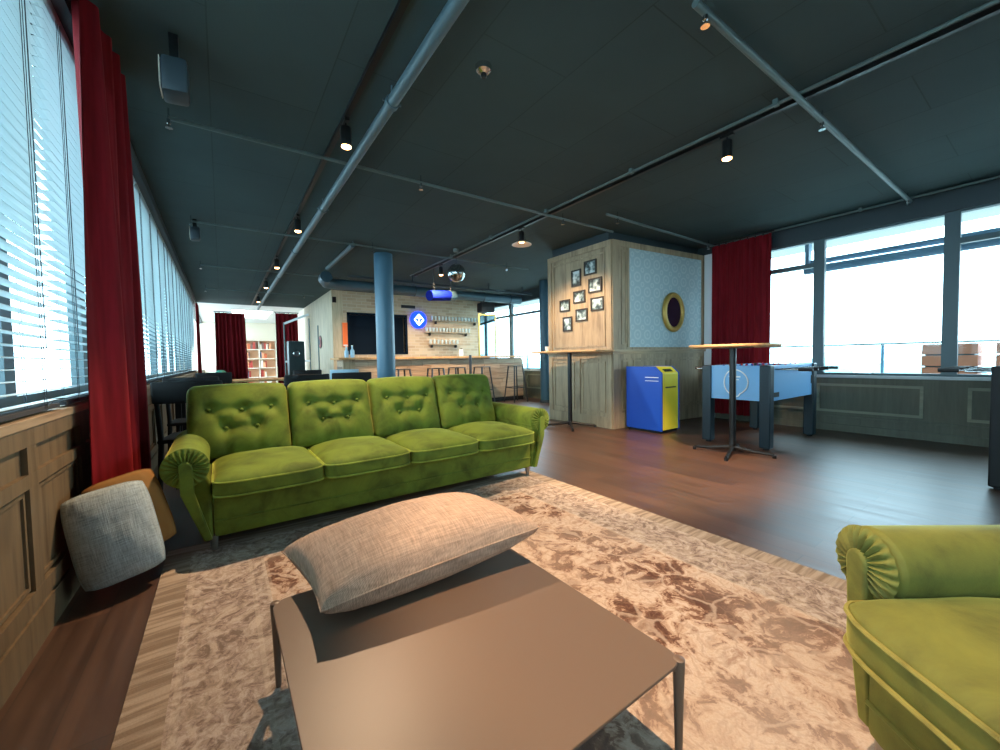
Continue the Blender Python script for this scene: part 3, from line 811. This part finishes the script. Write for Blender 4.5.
MB().tube([(.03,0,.06),(.052,0,.055),(.052,0,.03),(.029,0,.02)], .004, 8).build('handle', M['ceramic'], t)

# ------------------------------------------------------------------ foosball tables
def foosball(label, loc, rz, full, bodym, legm):
    t = thing('foosball_table', label, 'game table', loc, rz)
    LX, LY = 1.30, .68
    b = MB(); z0, z1 = .52, .90
    b.box(0,LX,0,.03,z0,z1).box(0,LX,LY-.03,LY,z0,z1).box(0,.03,.03,LY-.03,z0,z1).box(LX-.03,LX,.03,LY-.03,z0,z1).box(.03,LX-.03,.03,LY-.03,z0,z0+.03)
    bd = b.build('cabinet', bodym, t, bevel=.004)
    MB().box(.03,LX-.03,.03,LY-.03,.74,.76).build('playing_field', M['foos_green'], t)
    for lx in (-.02, LX-.085):
        for ly in (-.02, LY-.085):
            g = MB().box(lx,lx+.105,ly,ly+.105,.02,.905).build('leg', legm, t, bevel=.012)
            MB().lathe([(.03,0),(.03,.02)], (lx+.052,ly+.052,0), 12).build('foot', M['black'], g)
    for k in range(8):
        x = .13+k*(LX-.26)/7; side = -1 if k in (0,1,3,5) else 1
        y0, y1 = (-.24, LY+.16) if side < 0 else (-.16, LY+.24)
        r = MB().cyl((x,y0,.86), (x,y1,.86), .008, n=10).build('rod', M['chrome'], t)
        hy = (y0-.10, y0+.02) if side < 0 else (y1-.02, y1+.10)
        MB().cyl((x,hy[0],.86), (x,hy[1],.86), .017, n=12).build('grip', M['black'], r)
        pm = MB()
        for j in range(3):
            yy = .16+j*.18; pm.box(x-.008,x+.008,yy-.014,yy+.014,.785,.885); pm.lathe([(.006,0),(.014,.012),(.006,.028)], (x,yy,.885), 8)
        pm.build('players', base('player_'+str(k%2)+str(rz)[:1], (190,30,30) if k % 2 else (30,50,140), .4), r)
    # emblem on the near end, coin slot and label
    em = MB().tube([(-.003, LY/2+.125*math.sin(2*PI*k/40)*(1-.12*math.sin(2*PI*k/40)), .715+.14*math.cos(2*PI*k/40)-(.02 if abs(k-20) < 3 else 0)) for k in range(40)], .007, 6, True)
    em.box(-.004,0,LY/2-.06,LY/2+.06,.77,.785); em.box(-.004,0,LY/2-.045,LY/2+.045,.74,.75)
    em.build('emblem', M['white'], t)
    MB().box(LX-.10-.02,LX-.10+.02,-.006,0,.66,.76).build('coin_slot', M['black'], t)
    MB().box(.12,.25,-.005,0,.56,.61).build('badge', M['black'], t)
    return t
foosball('light blue foosball table with dark legs by the right windows', (4.69,1.80,0), 0, True, M['foos_blue'], M['foos_leg'])
foosball('dark foosball table cut off at the right picture edge', (4.60,-.375,0), 0, True, M['matte_black'], M['matte_black'])

# ------------------------------------------------------------------ chairs and tables behind the sofa
def chair(label, x, y, rz, mat=None, grp='black chairs at the dining tables'):
    m = mat or M['matte_black']
    t = thing('dining_chair', label, 'chair', (x, y, 0), rz, grp)
    MB().rbox((-.21,-.21,.44), (.21,.21,.475), .015, (8,8,3)).build('seat', m, t)
    for sx in (-1,1):
        MB().tube([(sx*.20,-.19,0),(sx*.18,-.18,.44)], [.014,.017], 10).build('leg', m, t)
        MB().tube([(sx*.20,.23,0),(sx*.185,.19,.46),(sx*.19,.25,.86)], [.014,.018,.014], 10).build('leg', m, t)
    def bk(p): return (p.x, p.y+.04*(1-(p.x/.2)**2)+.1*(p.z-.7), p.z)
    MB().rbox((-.215,.225,.74), (.215,.25,.90), .012, (14,3,6), bk).build('backrest', m, t)
    MB().cyl((-.19,-.185,.22), (.19,-.185,.22), .009, n=8).cyl((-.195,-.19,.26), (-.195,.22,.26), .009, n=8).cyl((.195,-.19,.26), (.195,.22,.26), .009, n=8).build('stretcher', m, t)
    return t
chair('black chair between the left windows and the sofa', -.17, 3.95, math.radians(170))
chair('black chair with bentwood back at the near dining table, left end', -.22, 5.0, math.radians(175))
chair('black chair with its back to the sofa at the near dining table', .70, 4.72, math.radians(183))
chair('black chair with its back to the sofa, right of its twin', 1.22, 4.9, math.radians(176))
chair('black chair at the far dining table, nearest the windows', -.1, 7.3, math.radians(180))
chair('black chair at the far dining table, left of the dark cabinet', 1.1, 7.25, math.radians(185))
chair('pale blue chair in front of the left end of the bar', 1.66, 6.85, math.radians(165), M['paleblue'], 'bar area chairs')
def dining(label, x0, x1, y0, y1):
    t = thing('dining_table', label, 'table', ((x0+x1)/2, (y0+y1)/2, 0)); a, c = (x1-x0)/2, (y1-y0)/2
    MB().rbox((-a,-c,.72), (a,c,.755), .008, (10,8,3)).build('tabletop', M['tabletop_wood'], t)
    for sx in (-1,1):
        for sy in (-1,1): MB().beam((sx*(a-.06),sy*(c-.06),0), (sx*(a-.06),sy*(c-.06),.72), .05, .05).build('leg', M['matte_black'], t)
dining('pale wood dining table directly behind the sofa', -.45, 1.55, 5.25, 5.95)
dining('pale wood dining table further back, before the far curtains', -.4, 1.5, 7.6, 8.3)
t = thing('table_lamp', 'small lamp with a green shade on the far dining table', 'lamp', (-.02, 7.9, .755))
MB().lathe([(.05,0),(.05,.01),(.01,.02),(.008,.13)], n=20).build('stem', M['black'], t)
MB().lathe([(.11,.09),(.04,.165),(.0,.17)], n=24).build('shade', base('green_shade', (70,150,130), .4), t)
# dark cabinet + rack
t = thing('speaker_cabinet', 'tall dark upright cabinet by the right-hand far curtain', 'cabinet', (1.24, 9.1, 0))
MB().rbox((-.14,-.15,0), (.16,.15,1.46), .02, (4,4,8)).build('body', base('dark_green_lacquer', (24,44,46), .4), t)
MB().lathe([(.02,0),(.06,.01),(.05,.02)], n=16).build('dial', M['chrome'], t)
o = [q for q in COL.objects if q.parent == t][-1]; o.location = (0,-.15,1.2); o.rotation_euler = (PI/2,0,0)
t = thing('clothes_rack', 'metal rack with two white rails beside the brick block', 'rack', (1.62, 10.9, 0))
for x in (.20, .40): MB().cyl((x,0,0), (x,0,2.12 if x < .3 else 1.95), .016, n=10).build('pole', M['conduit'], t)
for z, z2 in ((1.98, 2.22),(1.05,1.06)): MB().beam((-.34,.15,z), (.20,0,z2), .03, .05).build('rail', M['white'], t)
MB().cyl((-.34,.15,0), (-.34,.15,2.0), .016, n=10).build('pole', M['conduit'], t)
MB().box(-.36,.42,-.02,.02,.0,.03).box(-.36,-.32,0,.17,0,.03).build('foot_bar', M['conduit'], t)
t = thing('dartboard', 'small red and black round board on the side of the brick block', 'dartboard', (BX-.004, 11.9, 1.58))
MB().cyl((-.03,0,0), (0,0,0), .16, n=32).build('board', M['red_box'], t); MB().cyl((-.04,0,0), (-.03,0,0), .08, n=24).build('bullseye', M['black'], t)
MB().tube([(-.02,.17*math.cos(2*PI*k/32),.17*math.sin(2*PI*k/32)) for k in range(32)], .012, 8, True).build('rim', M['black'], t)

# bookshelf in the far room
t = thing('bookshelf', 'pale shelf unit with boxes and books in the far bright room', 'shelf', (1.35, 20.3, 0))
b = MB(); W_, H_ = 1.3, 2.05
for x in (-W_/2, -.02, W_/2-.03): b.box(x, x+.03, -.18, .18, 0, H_)
for k in range(6): b.box(-W_/2, W_/2, -.18, .18, k*.4, k*.4+.03)
b.build('shelf_frame', M['cream'], t)
MB().box(-W_/2, W_/2, .18, .2, 0, H_).build('back_panel', base('warm_tan_panel', (226,178,140), .6), t)
bc = [(172,60,48),(220,150,110),(120,90,80),(230,220,200),(90,110,130),(200,100,60)]
bm_ = [base('book_cover_%d' % i, c, .6) for i, c in enumerate(bc)]
bk0 = None
for r in range(1, 6):
    for cell in (0, 1):
        x = -W_/2+.05+cell*.64
        for k in range(random.randint(3, 6)):
            w_ = random.uniform(.04,.10); h_ = random.uniform(.2,.32)
            o = MB().box(0, w_-.004, 0, .26, 0, h_).build('book', random.choice(bm_), None, smooth=False, loc=(1.35+x, 20.14, r*.4-.4+.031))
            tag(o, 'book standing on the pale shelf in the far bright room', 'book', 'books on the far shelf'); x += w_
t = thing('wall_poster', 'dark upright poster on the wall of the far bright room', 'poster', (2.2, 20.59, 1.2))
MB().box(-.32,.02,-.02,0,-.35,.75).build('frame', M['white'], t); MB().box(-.30,0,-.025,-.02,-.33,.73).build('print', base('dark_print', (70,74,80), .5), t)

# ------------------------------------------------------------------ bar
t = thing('bar_counter', 'long bar counter clad in reclaimed wood planks', 'bar counter', (1.9, 7.9, 0))
LB = 4.32
b = MB(); random.seed(3)
z = .10
while z < 1.02:
    x = .2; h_ = .115
    while x < LB:
        l_ = random.uniform(.5, 1.3); dd = random.uniform(0, .02); b.box(x, min(LB, x+l_)-.004, -dd, .05, z, min(1.05, z+h_)-.004); x += l_
    z += h_
b.build('plank_cladding', M['barwood'], t, smooth=False)
MB().box(.0,LB,.05,.55,.0,1.05).build('body', M['barwood'], t, smooth=False)
MB().box(-.02,.2,-.03,.05,.0,1.06).build('end_post', M['oak'], t, bevel=.003)
MB().box(.2,LB,-.005,.05,0,.10).build('kickboard', M['matte_black'], t, smooth=False)
MB().rbox((-.12,-.12,1.06), (LB+.08,.60,1.10), .008, (20,6,3)).build('countertop', M['tabletop_wood'], t)
def stool(label, x, y, rz, mat):
    t = thing('bar_stool', label, 'stool', (x, y, 0), rz, 'metal bar stools at the counter')
    MB().rbox((-.14,-.14,.84), (.14,.14,.862), .012, (8,8,3)).build('seat', mat, t)
    for sx in (-1,1):
        for sy in (-1,1): MB().tube([(sx*.20,sy*.20,0),(sx*.12,sy*.12,.84)], [.014,.018], 8).build('leg', mat, t)
    q = MB(); c = .172
    q.tube([(-c,-c,.34),(c,-c,.34),(c,c,.34),(-c,c,.34)], .008, 8, True); q.build('footrest', mat, t)
    return t
iron = base('gunmetal', (70,74,78), .35, .7)
for l, x in (('metal bar stool nearest the blue column', 2.9), ('metal bar stool left of the counter centre', 3.64),('metal bar stool right in the counter centre', 4.14),('metal bar stool with the pole right beside it', 4.78),('metal bar stool at the right end of the counter', 5.72)):
    stool(l, x, 7.55, random.uniform(-.2,.2), iron)
t = thing('dark_post', 'slim dark post standing before the bar counter centre', 'post', (4.45, 7.5, 0))
MB().cyl((0,0,0), (0,0,1.12), .03, n=14).build('post', iron, t); MB().lathe([(.10,0),(.10,.015),(.03,.03)], n=20).build('base_plate', iron, t)
for k, (x, h_) in enumerate(((1.99,.20),(2.10,.22))):
    t = thing('water_bottle', ['pale blue bottle at the very left end of the bar', 'taller pale blue bottle beside the column side of the bar'][k], 'bottle', (x, 8.05, 1.10))
    MB().lathe([(.036,0),(.04,.01),(.04,h_*.6),(.016,h_*.8),(.015,h_)], n=20).build('body', M['bottle'], t)
    MB().lathe([(.018,h_),(.018,h_+.02),(.0,h_+.02)], n=16).build('cap', M['white'], t)
t = thing('milk_jug', 'small white jug standing on the bar counter', 'jug', (4.62, 8.2, 1.10))
MB().lathe([(.05,0),(.055,.08),(.045,.15),(.05,.17)], n=20).build('body', M['ceramic'], t); MB().lathe([(.04,.17),(.03,.19),(.0,.2)], n=16).build('lid', M['black'], t)
# wall shelves and glasses
sh = [('upper',4.93,6.45,2.13,15),('middle',4.75,6.12,1.80,14),('lower',4.86,5.72,1.46,8)]
g0 = MB().lathe([(.030,0),(.040,.12),(.036,.12),(.027,.008)], n=12)
for nm, xa, xb, z, n in sh:
    t = thing('wall_shelf', '%s wooden glass shelf on the wall behind the bar' % nm, 'shelf', ((xa+xb)/2, BY-.002, z)); a = (xb-xa)/2+.05
    MB().box(-a,a,-.16,0,0,.025).build('board', M['oak_h'], t)
    for s in (-.8,.8): MB().box(s*a-.01,s*a+.01,-.12,0,-.08,0).build('bracket', M['black'], t)
    first = g0.build('drinking_glass', M['tumbler'], None); first.location = (xa, BY-.08, z+.0255)
    tag(first, 'clear drinking glass in the row on the %s shelf behind the bar' % nm, 'glass', 'glasses on the %s bar shelf' % nm)
    for k in range(1, n):
        c = first.copy(); COL.objects.link(c); c.location = (xa+k*(xb-xa)/(n-1), BY-.08, z+.0255)
# neon sign
t = thing('neon_sign', 'round glowing blue sign with a white diamond anchor logo', 'sign', (4.53, BY-.004, 2.15))
MB().cyl((0,-.06,0), (0,0,0), .235, n=48).build('disc', M['neon_blue'], t)
q = MB(); pts = [(0,.15),(.135,0),(0,-.15),(-.135,0)]
ring_ = []
for (a, c), (e, f) in zip(pts, pts[1:]+pts[:1]):
    for k in range(6): ring_.append((a+(e-a)*k/6, -.075, c+(f-c)*k/6))
pass; q.tube(ring_, .014, 8, True); q.cyl((0,-.075,-.10), (0,-.075,.08), .014, n=8); q.cyl((-.05,-.075,.04), (.05,-.075,.04), .012, n=8)
q.tube([(-.085,-.075,-.02),(-.06,-.075,-.075),(0,-.075,-.105),(.06,-.075,-.075),(.085,-.075,-.02)], .013, 8)
q.tube([(.022*math.cos(2*PI*k/14),-.075,.10+.022*math.sin(2*PI*k/14)) for k in range(14)], .009, 6, True)
q.build('anchor_logo', M['neon_white'], t)
t = thing('orange_panel', 'narrow bright orange panel on the brick beside the dark hatch', 'panel', (2.56, BY-.002, 1.4))
MB().box(-.06,.06,-.03,0,0,.60).build('board', M['orange'], t, bevel=.004); MB().box(-.05,.05,-.034,-.03,.02,.05).build('clip', M['white'], t)
t = thing('vent_grille', 'small dark vent high on the brick wall above the hatch', 'vent', (4.25, BY-.002, 2.5))
MB().box(-.2,.2,-.02,0,-.04,.04).build('grille', M['black'], t)
t = thing('brick_vent', 'small dark square vent near the corner of the brick block', 'vent', (2.33, BY-.002, 2.56)); MB().box(-.045,.045,-.02,0,-.07,.07).build('grille', M['black'], t)
# tall mirror right of the shelves
t = thing('standing_mirror', 'tall mirror in a yellow frame right of the bar shelves', 'mirror', (6.12, 9.35, 0), math.radians(-8))
MB().box(-.27,-.23,-.02,.02,.9,2.28).box(.23,.27,-.02,.02,.9,2.28).box(-.23,.23,-.02,.02,2.24,2.28).box(-.23,.23,-.02,.02,.9,.95).build('frame', base('pale_yellow_frame', (216,200,110), .4), t, bevel=.004)
MB().box(-.23,.23,-.008,.012,.95,2.24).build('glass', M['mirror'], t, smooth=False)
MB().box(-.24,-.20,-.02,.02,0,.9).box(.20,.24,-.02,.02,0,.9).box(-.24,.24,-.15,.15,0,.03).build('stand', M['black'], t)
t = thing('wall_speaker', 'small black loudspeaker hanging above the tall mirror', 'speaker', (6.25, 9.6, 2.36))
MB().rbox((-.22,-.13,0), (.22,.13,.26), .015, (4,4,4)).build('box', M['matte_black'], t); MB().box(-.03,.03,-.03,.03,.26,.44).build('bracket', M['black'], t)

# ------------------------------------------------------------------ ceiling services
def hang(m, pts, zt=H, r=.004):
    for p in pts: m.cyl(p, (p[0], p[1], zt), r, n=6)
t = thing('ceiling_pipe', 'thick slate-painted pipe running the length of the ceiling', 'pipe', (.965, 5.2, 2.69))
MB().cyl((0,-8.2,0), (0,9.1,0), .036, n=24).build('tube', M['pipe'], t)
for k, y in enumerate([-6,-4.5,-2.65,-.5,1.5,3.6,5.7,7.8]):
    m = MB().cyl((0,y-.02,0), (0,y+.02,0), .045, n=20); m.cyl((0,y,.03), (0,y,.11), .006, n=8); m.box(-.06,.06,y-.006,y+.006,-.006,.006); m.build('clamp', M['pipe'], t)
def sprinkler(label, p0, p1, r, heads, mat=None, z=2.732):
    t = thing('sprinkler_pipe', label, 'pipe', (p0[0], p0[1], z))
    d = (p1[0]-p0[0], p1[1]-p0[1])
    MB().cyl((0,0,0), (d[0],d[1],0), r, n=14).build('tube', mat or M['conduit'], t)
    for h in heads:
        x, y = d[0]*h, d[1]*h
        m = MB().lathe([(.012,0),(.012,-.03),(.006,-.035),(.006,-.055),(.022,-.058),(.022,-.061)], (x, y, -r*.5), 12); m.cyl((x,y,0), (x,y,2.802-z), .006, n=8)
        m.build('sprinkler_head', M['chrome'], t)
sprinkler('thin sprinkler pipe crossing from the left wall above the sofa', (-.24,3.62), (4.45,3.62), .014, [.0,.40,.80])
sprinkler('thin sprinkler pipe above the front of the wooden pillar', (3.85,3.22), (6.36,3.24), .016, [.08,.95])
sprinkler('thicker sprinkler pipe crossing the ceiling at upper right', (1.95,1.08), (6.5,1.08), .02, [.02,.38,.97])
sprinkler('thin sprinkler pipe crossing behind the second track lamp', (-.24,6.05), (4.9,6.0), .012, [.0,.42,.9])
sprinkler('thin sprinkler pipe crossing far back at the left', (-.24,8.6), (2.0,8.6), .012, [.0,.9])
sprinkler('thin sprinkler pipe crossing furthest back before the curtains', (-.24,11.2), (2.0,11.2), .012, [.0,.9])
t = thing('conduit', 'pale conduit running alongside the right-hand lighting track', 'conduit', (3.24, 2.2, 2.765))
MB().cyl((0,-5,0), (0,5.6,0), .011, n=10).build('tube', M['conduit'], t)
for k in range(9): MB().box(-.02,.02,-4.6+k*1.2,-4.57+k*1.2,-.014,.03).build('clip', M['conduit'], t)
t = thing('conduit', 'pale conduit along the ceiling above the right windows', 'conduit', (6.5, 0, 2.77))
MB().cyl((0,-3,0), (0,3.4,0), .012, n=10).build('tube', M['conduit'], t); MB().box(-.02,.02,1.5,1.53,-.015,.03).box(-.02,.02,.3,.33,-.015,.03).build('clip', M['conduit'], t)

# ducts near the bar
t = thing('ventilation_duct', 'large round ventilation duct running above the bar', 'duct', (1.65, 8.35, 2.56))
MB().tube([(0,-.40,.05),(0,-.2,.03),(.06,-.06,.0),(.25,0,0),(1.2,0,0),(4.85,.0,0)], .105, 24).build('duct_run', M['duct'], t, ang=60)
for x in (1.0,1.9,2.8,3.7,4.5):
    m = MB(); m.tube([(x+.0,.112*math.cos(2*PI*k/24),.112*math.sin(2*PI*k/24)) for k in range(24)], .010, 6, True); m.cyl((x,0,.12), (x,0,.24), .006, n=6)
    m.build('hanger', M['dark_steel'], t)
t = thing('cable_tray', 'dark cable tray rail in front of the ventilation duct', 'cable tray', (2.0, 7.85, 2.62))
m = MB().box(0,4.5,-.01,.01,.0,.04)
m.build('rail', M['dark_steel'], t)
for x in (1.3,2.3,3.2,4.2): MB().box(x-.012,x+.012,-.012,.012,.04,.18).build('hanger', M['dark_steel'], t)
t = thing('side_duct', 'short thin duct slanting from the ceiling to the bar duct', 'duct', (1.65, 6.1, 2.74))
MB().cyl((0,0,0), (.0,1.75,-.0), .035, n=14).build('tube', M['pipe'], t); MB().cyl((0,-.0,.0), (0,0,.08), .008, n=8).build('hanger', M['pipe'], t)
t = thing('blue_lit_duct', 'short duct stub coloured by blue light, hanging under the ceiling before the bar', 'duct', (3.28, 7.0, 2.25))
MB().cyl((0,0,0), (.50,.17,.06), .10, n=28).build('stub', M['duct_blue_lit'], t); MB().cyl((.50,.17,.06), (.64,.22,.075), .105, n=28).build('collar', M['duct'], t)
MB().cyl((.12,.04,.08), (.12,.04,.55), .006, n=6).build('hanger', M['black'], t); MB().cyl((.55,.19,.15), (.55,.19,.55), .006, n=6).build('hanger', M['black'], t)

# lighting tracks + spots
t = thing('lighting_track', 'black lighting track on the left part of the ceiling', 'track', (.80, 5.0, 2.77)); MB().box(-.018,.018,-8,9,0,.03).build('rail', M['black'], t)
MB().box(-.02,.02,8.9,9.05,-.005,.03).build('end_cap', M['black'], t)
t = thing('lighting_track', 'black lighting track on the right part of the ceiling', 'track', (3.36, 2.2, 2.77)); MB().box(-.018,.018,-5,5.6,0,.03).build('rail', M['black'], t)
MB().box(-.02,.02,5.5,5.65,-.005,.03).build('end_cap', M['black'], t)
def spot(label, x, y, aim, power, size=70, col=(1,.68,.42), blend=.6, wide=False):
    t = thing('track_spotlight', label, 'lamp', (x, y, 2.77), 0, 'track spotlights')
    MB().box(-.015,.015,-.05,.05,-.02,0).build('adapter', M['black'], t)
    MB().cyl((0,0,-.05), (0,0,-.02), .008, n=10).build('stem', M['black'], t)
    hd = MB().lathe([(.0,-.05),(.036,-.052),(.038,-.06),(.038,-.185),(.034,-.185),(.033,-.17),(.0,-.17)], n=28).build('housing', M['black'], t)
    bl = MB().lathe([(.0,-.176),(.033,-.178),(.034,-.190),(.022,-.198),(.0,-.200)], n=20).build('lens', M['bulb'], hd)
    if wide: MB().lathe([(.05,-.175),(.13,-.215),(.132,-.222),(.05,-.185)], n=32).build('shade', base('pale_shade', (225,215,205), .4), hd)
    L_ = D.lights.new('spot_light', 'SPOT'); L_.energy = power; L_.spot_size = math.radians(size); L_.spot_blend = blend; L_.color = col; L_.shadow_soft_size = .02
    o = D.objects.new('light_source', L_); COL.objects.link(o); o.parent = hd; o.location = (0,0,-.212)
    d = Vector(aim)-Vector((x, y, 2.56)); o.rotation_euler = d.to_track_quat('-Z', 'Y').to_euler()
    return t
spot('largest glowing spotlight on the left track, above the sofa', .80, 3.05, (.85,1.7,.2), 290, 92, blend=.35)
spot('second glowing spotlight along the left track', .80, 5.3, (.8,5.0,0), 60, 90)
spot('third glowing spotlight along the left track', .80, 7.5, (.8,7.5,0), 60, 90)
spot('fourth glowing spotlight along the left track', .81, 9.6, (.8,9.6,0), 60, 90)
spot('furthest glowing spotlight on the left track', .82, 11.9, (.8,11.9,0), 60, 90)
spot('spotlight on the left track over the coffee table', .80, .70, (1.42,.85,0), 250, 60, blend=.5)
spot('large black cylinder spotlight on the right track, near side of the pillar', 3.36, 1.60, (3.35,2.45,0), 620, 70)
spot('spotlight with pale glowing shade on the right track', 3.36, 4.25, (4.2,4.2,.6), 220, 110, wide=True)
spot('last glowing spotlight at the far end of the right track', 3.36, 6.65, (3.9,8.0,.9), 420, 100)

for l, x in (('ceiling downlight lamp added over the left part of the bar', 2.9), ('ceiling downlight lamp added over the middle of the bar', 4.3), ('ceiling downlight lamp added over the right end of the bar', 5.7)):  # unseen lamps added to brighten the wall behind the bar
    t = thing('added_bar_lamp', l, 'lamp', (x, 9.1, 2.80), 0, 'added fill lamps behind the bar duct')
    MB().lathe([(.07,-.10),(.075,-.10),(.075,0),(.0,0)], n=24).build('housing', M['black'], t)
    MB().lathe([(.0,-.06),(.06,-.06),(.06,-.05),(.0,-.05)], n=20).build('lens', M['bulb'], t)
    L_ = D.lights.new('fill', 'SPOT'); L_.energy = 100; L_.spot_size = math.radians(150); L_.spot_blend = .6; L_.color = (1,.80,.58); L_.shadow_soft_size = .05
    o = D.objects.new('light_source', L_); COL.objects.link(o); o.parent = t; o.location = (0,0,-.11)
t = thing('disco_ball', 'mirrored disco ball hanging in front of the bar', 'disco ball', (3.15, 5.69, 2.42))
disc = base('mirror_tiles', (170,182,186), .12, 1); nt = disc.node_tree
vo = nt.nodes.new('ShaderNodeTexChecker'); vo.inputs['Scale'].default_value = 60; vo.inputs['Color1'].default_value = (.75,.8,.82,1); vo.inputs['Color2'].default_value = (.3,.36,.38,1)
nt.links.new(coords(nt), vo.inputs['Vector']); setc(disc, vo.outputs[0])
MB().lathe([(.0001+.145*math.cos(a), .145*math.sin(a)) for a in [(-90+k*7.5)*PI/180 for k in range(25)]], n=44).build('ball', disc, t, smooth=False)
MB().cyl((0,0,.14), (0,0,.34), .005, n=8).build('rod', M['chrome'], t); MB().lathe([(.035,.33),(.045,.35),(.045,.382),(.0,.382)], n=20).build('motor', M['conduit'], t)
t = thing('smoke_detector', 'chrome smoke detector on the ceiling right of the thick pipe', 'detector', (1.37, 2.08, 2.75))
MB().lathe([(.0,0),(.025,.003),(.045,.02),(.05,.05)], n=28).build('dome', M['chrome'], t); MB().lathe([(.012,-.02),(.02,-.01),(.02,.004)], n=16).build('sensor', M['black'], t)
def speaker(label, x, y, z, s=1.0, rz=0):
    t = thing('ceiling_speaker', label, 'speaker', (x, y, z), rz)
    MB().rbox((-.09*s,-.12*s,-.17*s), (.09*s,.12*s,.11*s), .02, (5,5,5), lambda p: (p.x+.25*(p.z)*0, p.y, p.z+.1*p.x)).build('cabinet', M['dark_steel'] if 0 else base('speaker_grey', (52,66,74), .5), t)
    MB().rbox((-.098*s,-.10*s,-.15*s), (-.088*s,.10*s,.09*s), .004, (3,4,4)).build('grille', M['cream'], t)
    MB().box(-.02,.02,-.02,.02,.11*s,2.8-z).build('bracket', M['black'], t)
speaker('grey loudspeaker hanging from the ceiling by the near red curtain', -.15, 2.82, 2.58, .66)
speaker('loudspeaker with a pale front hanging further along the left windows', -.21, 6.2, 2.64, .55)

# ------------------------------------------------------------------ outside
struct('terrace_floor', MB().box(XR+.2, 11.2, -12, 14, -.3, -.05), M['roofdeck'], smooth=False)
struct('terrace_overhang', MB().box(XR+.2, 8.1, -12, 14, 2.72, 2.95), M['concrete'], smooth=False)
t = thing('awning', 'folded grey-blue awning bars outside the middle right window', 'awning', (7.35, 1.4, 2.28))
bm2 = base('awning_blue', (108,136,160), .5)
MB().cyl((0,-1.9,0), (0,.95,0), .06, n=14).build('roller', bm2, t); MB().cyl((.12,-1.9,.13), (.12,.95,.13), .04, n=12).build('front_bar', bm2, t); MB().box(.0,.12,.90,.95,0,.45).box(.0,.12,-1.9,-1.85,0,.45).build('bracket', bm2, t)
t = thing('terrace_railing', 'thin metal and glass railing along the terrace outside', 'railing', (9.6, 0, -.05))
MB().cyl((0,-10,1.22), (0,12,1.22), .02, n=10).build('handrail', M['conduit'], t)
for k in range(12): MB().box(-.02,.02,-9.0+k*2.0-.02+.9,-9.0+k*2.0+.02+.9,0,1.2).build('post', M['column'], t)
MB().box(-.005,.005,-10,12,.1,1.1).build('glass_panel', M['glass'], t)
for k, (x, y0, y1, l) in enumerate(((8.5,.70,1.22,'orange-brown slatted planter outside, left of the window mullion'),(8.5,-.6,.55,'orange-brown slatted planter outside the rightmost window'))):
    t = thing('planter_box', l, 'planter', (x, (y0+y1)/2, -.05)); a = (y1-y0)/2; b = MB()
    for j in range(7): b.box(-.25,.25,-a,a,.04+j*.165,.185+j*.165)
    b.build('slats', M['planter'], t, bevel=.004); MB().box(-.22,.22,-a+.03,a-.03,.0,1.14).build('liner', M['dark_steel'], t)
    s = MB(); random.seed(20+k)
    for j in range(60):
        px, py = random.uniform(-.2,.2), random.uniform(-a,a)*.9; h_ = random.uniform(.05,.22)
        s.add([(px-.02,py,1.14),(px+.02,py,1.14),(px+random.uniform(-.06,.06),py+random.uniform(-.06,.06),1.14+h_)], [(0,1,2)])
    o = s.build('grass', M['leaf'], t, smooth=False); o['kind'] = 'stuff'
random.seed(5)
for k in range(11):
    y = -26+k*7.4+random.uniform(-.3,.3); r = random.uniform(2.6,3.3)
    t = thing('distant_tree', 'hazy pale tree on the skyline beyond the terrace railing', 'tree', (46+random.uniform(-3,3), y+10, -6), 0, 'trees on the skyline')
    m = MB().lathe([(.001,-1),(.8,-.7),(1,0),(.75,.6),(.001,1)], (0,0,0), 14)
    m.v = [(v[0]*r*(1+.25*noise.noise(Vector(v)*2+Vector((k,0,0)))), v[1]*r*(1+.25*noise.noise(Vector(v)*2+Vector((0,k,0)))), 4.8+v[2]*r*.7) for v in m.v]
    m.build('crown', M['far_tree'], t, ang=60); MB().cyl((0,0,0), (0,0,4), .3, .2, 8).build('trunk', M['far_tree'], t)
struct('ground_outside', MB().box(11.2, 90, -70, 90, -6.2, -6).box(-60, -.8-.05, -70, 90, -6.2, -6), M['roofdeck'], smooth=False)
t = thing('neighbour_building', 'pale building with dark windows outside behind the left blinds', 'building', (-22, 6, -6))
MB().box(-3,0,-9,9,0,7.4).build('facade', base('grey_facade', (150,160,166), .8), t)
for r_ in range(2):
    for k in range(7): MB().box(0,.05,-8+k*2.3,-6.6+k*2.3,1.5+r_*3,3.3+r_*3).build('window', M['dark_hatch'], t)

# ------------------------------------------------------------------ light
w = D.worlds.new('world'); S.world = w; w.use_nodes = True; nt = w.node_tree
bg = nt.nodes['Background']; bg.inputs[0].default_value = (.64,.85,1.0,1); bg.inputs[1].default_value = 10.5
def portal(loc, rot, sx, sy):
    L_ = D.lights.new('window_portal', 'AREA'); L_.shape = 'RECTANGLE'; L_.size = sx; L_.size_y = sy; L_.cycles.is_portal = True
    o = D.objects.new('window_portal', L_); COL.objects.link(o); o.location = loc; o.rotation_euler = rot
portal((XR+.18, .1, 1.65), (0, PI/2, 0), 1.85, 6.6); portal((XR+.18, 7.7, 1.65), (0, PI/2, 0), 1.85, 5.4)
portal((XL-.19, 5.5, 1.78), (0, -PI/2, 0), 1.9, 17)
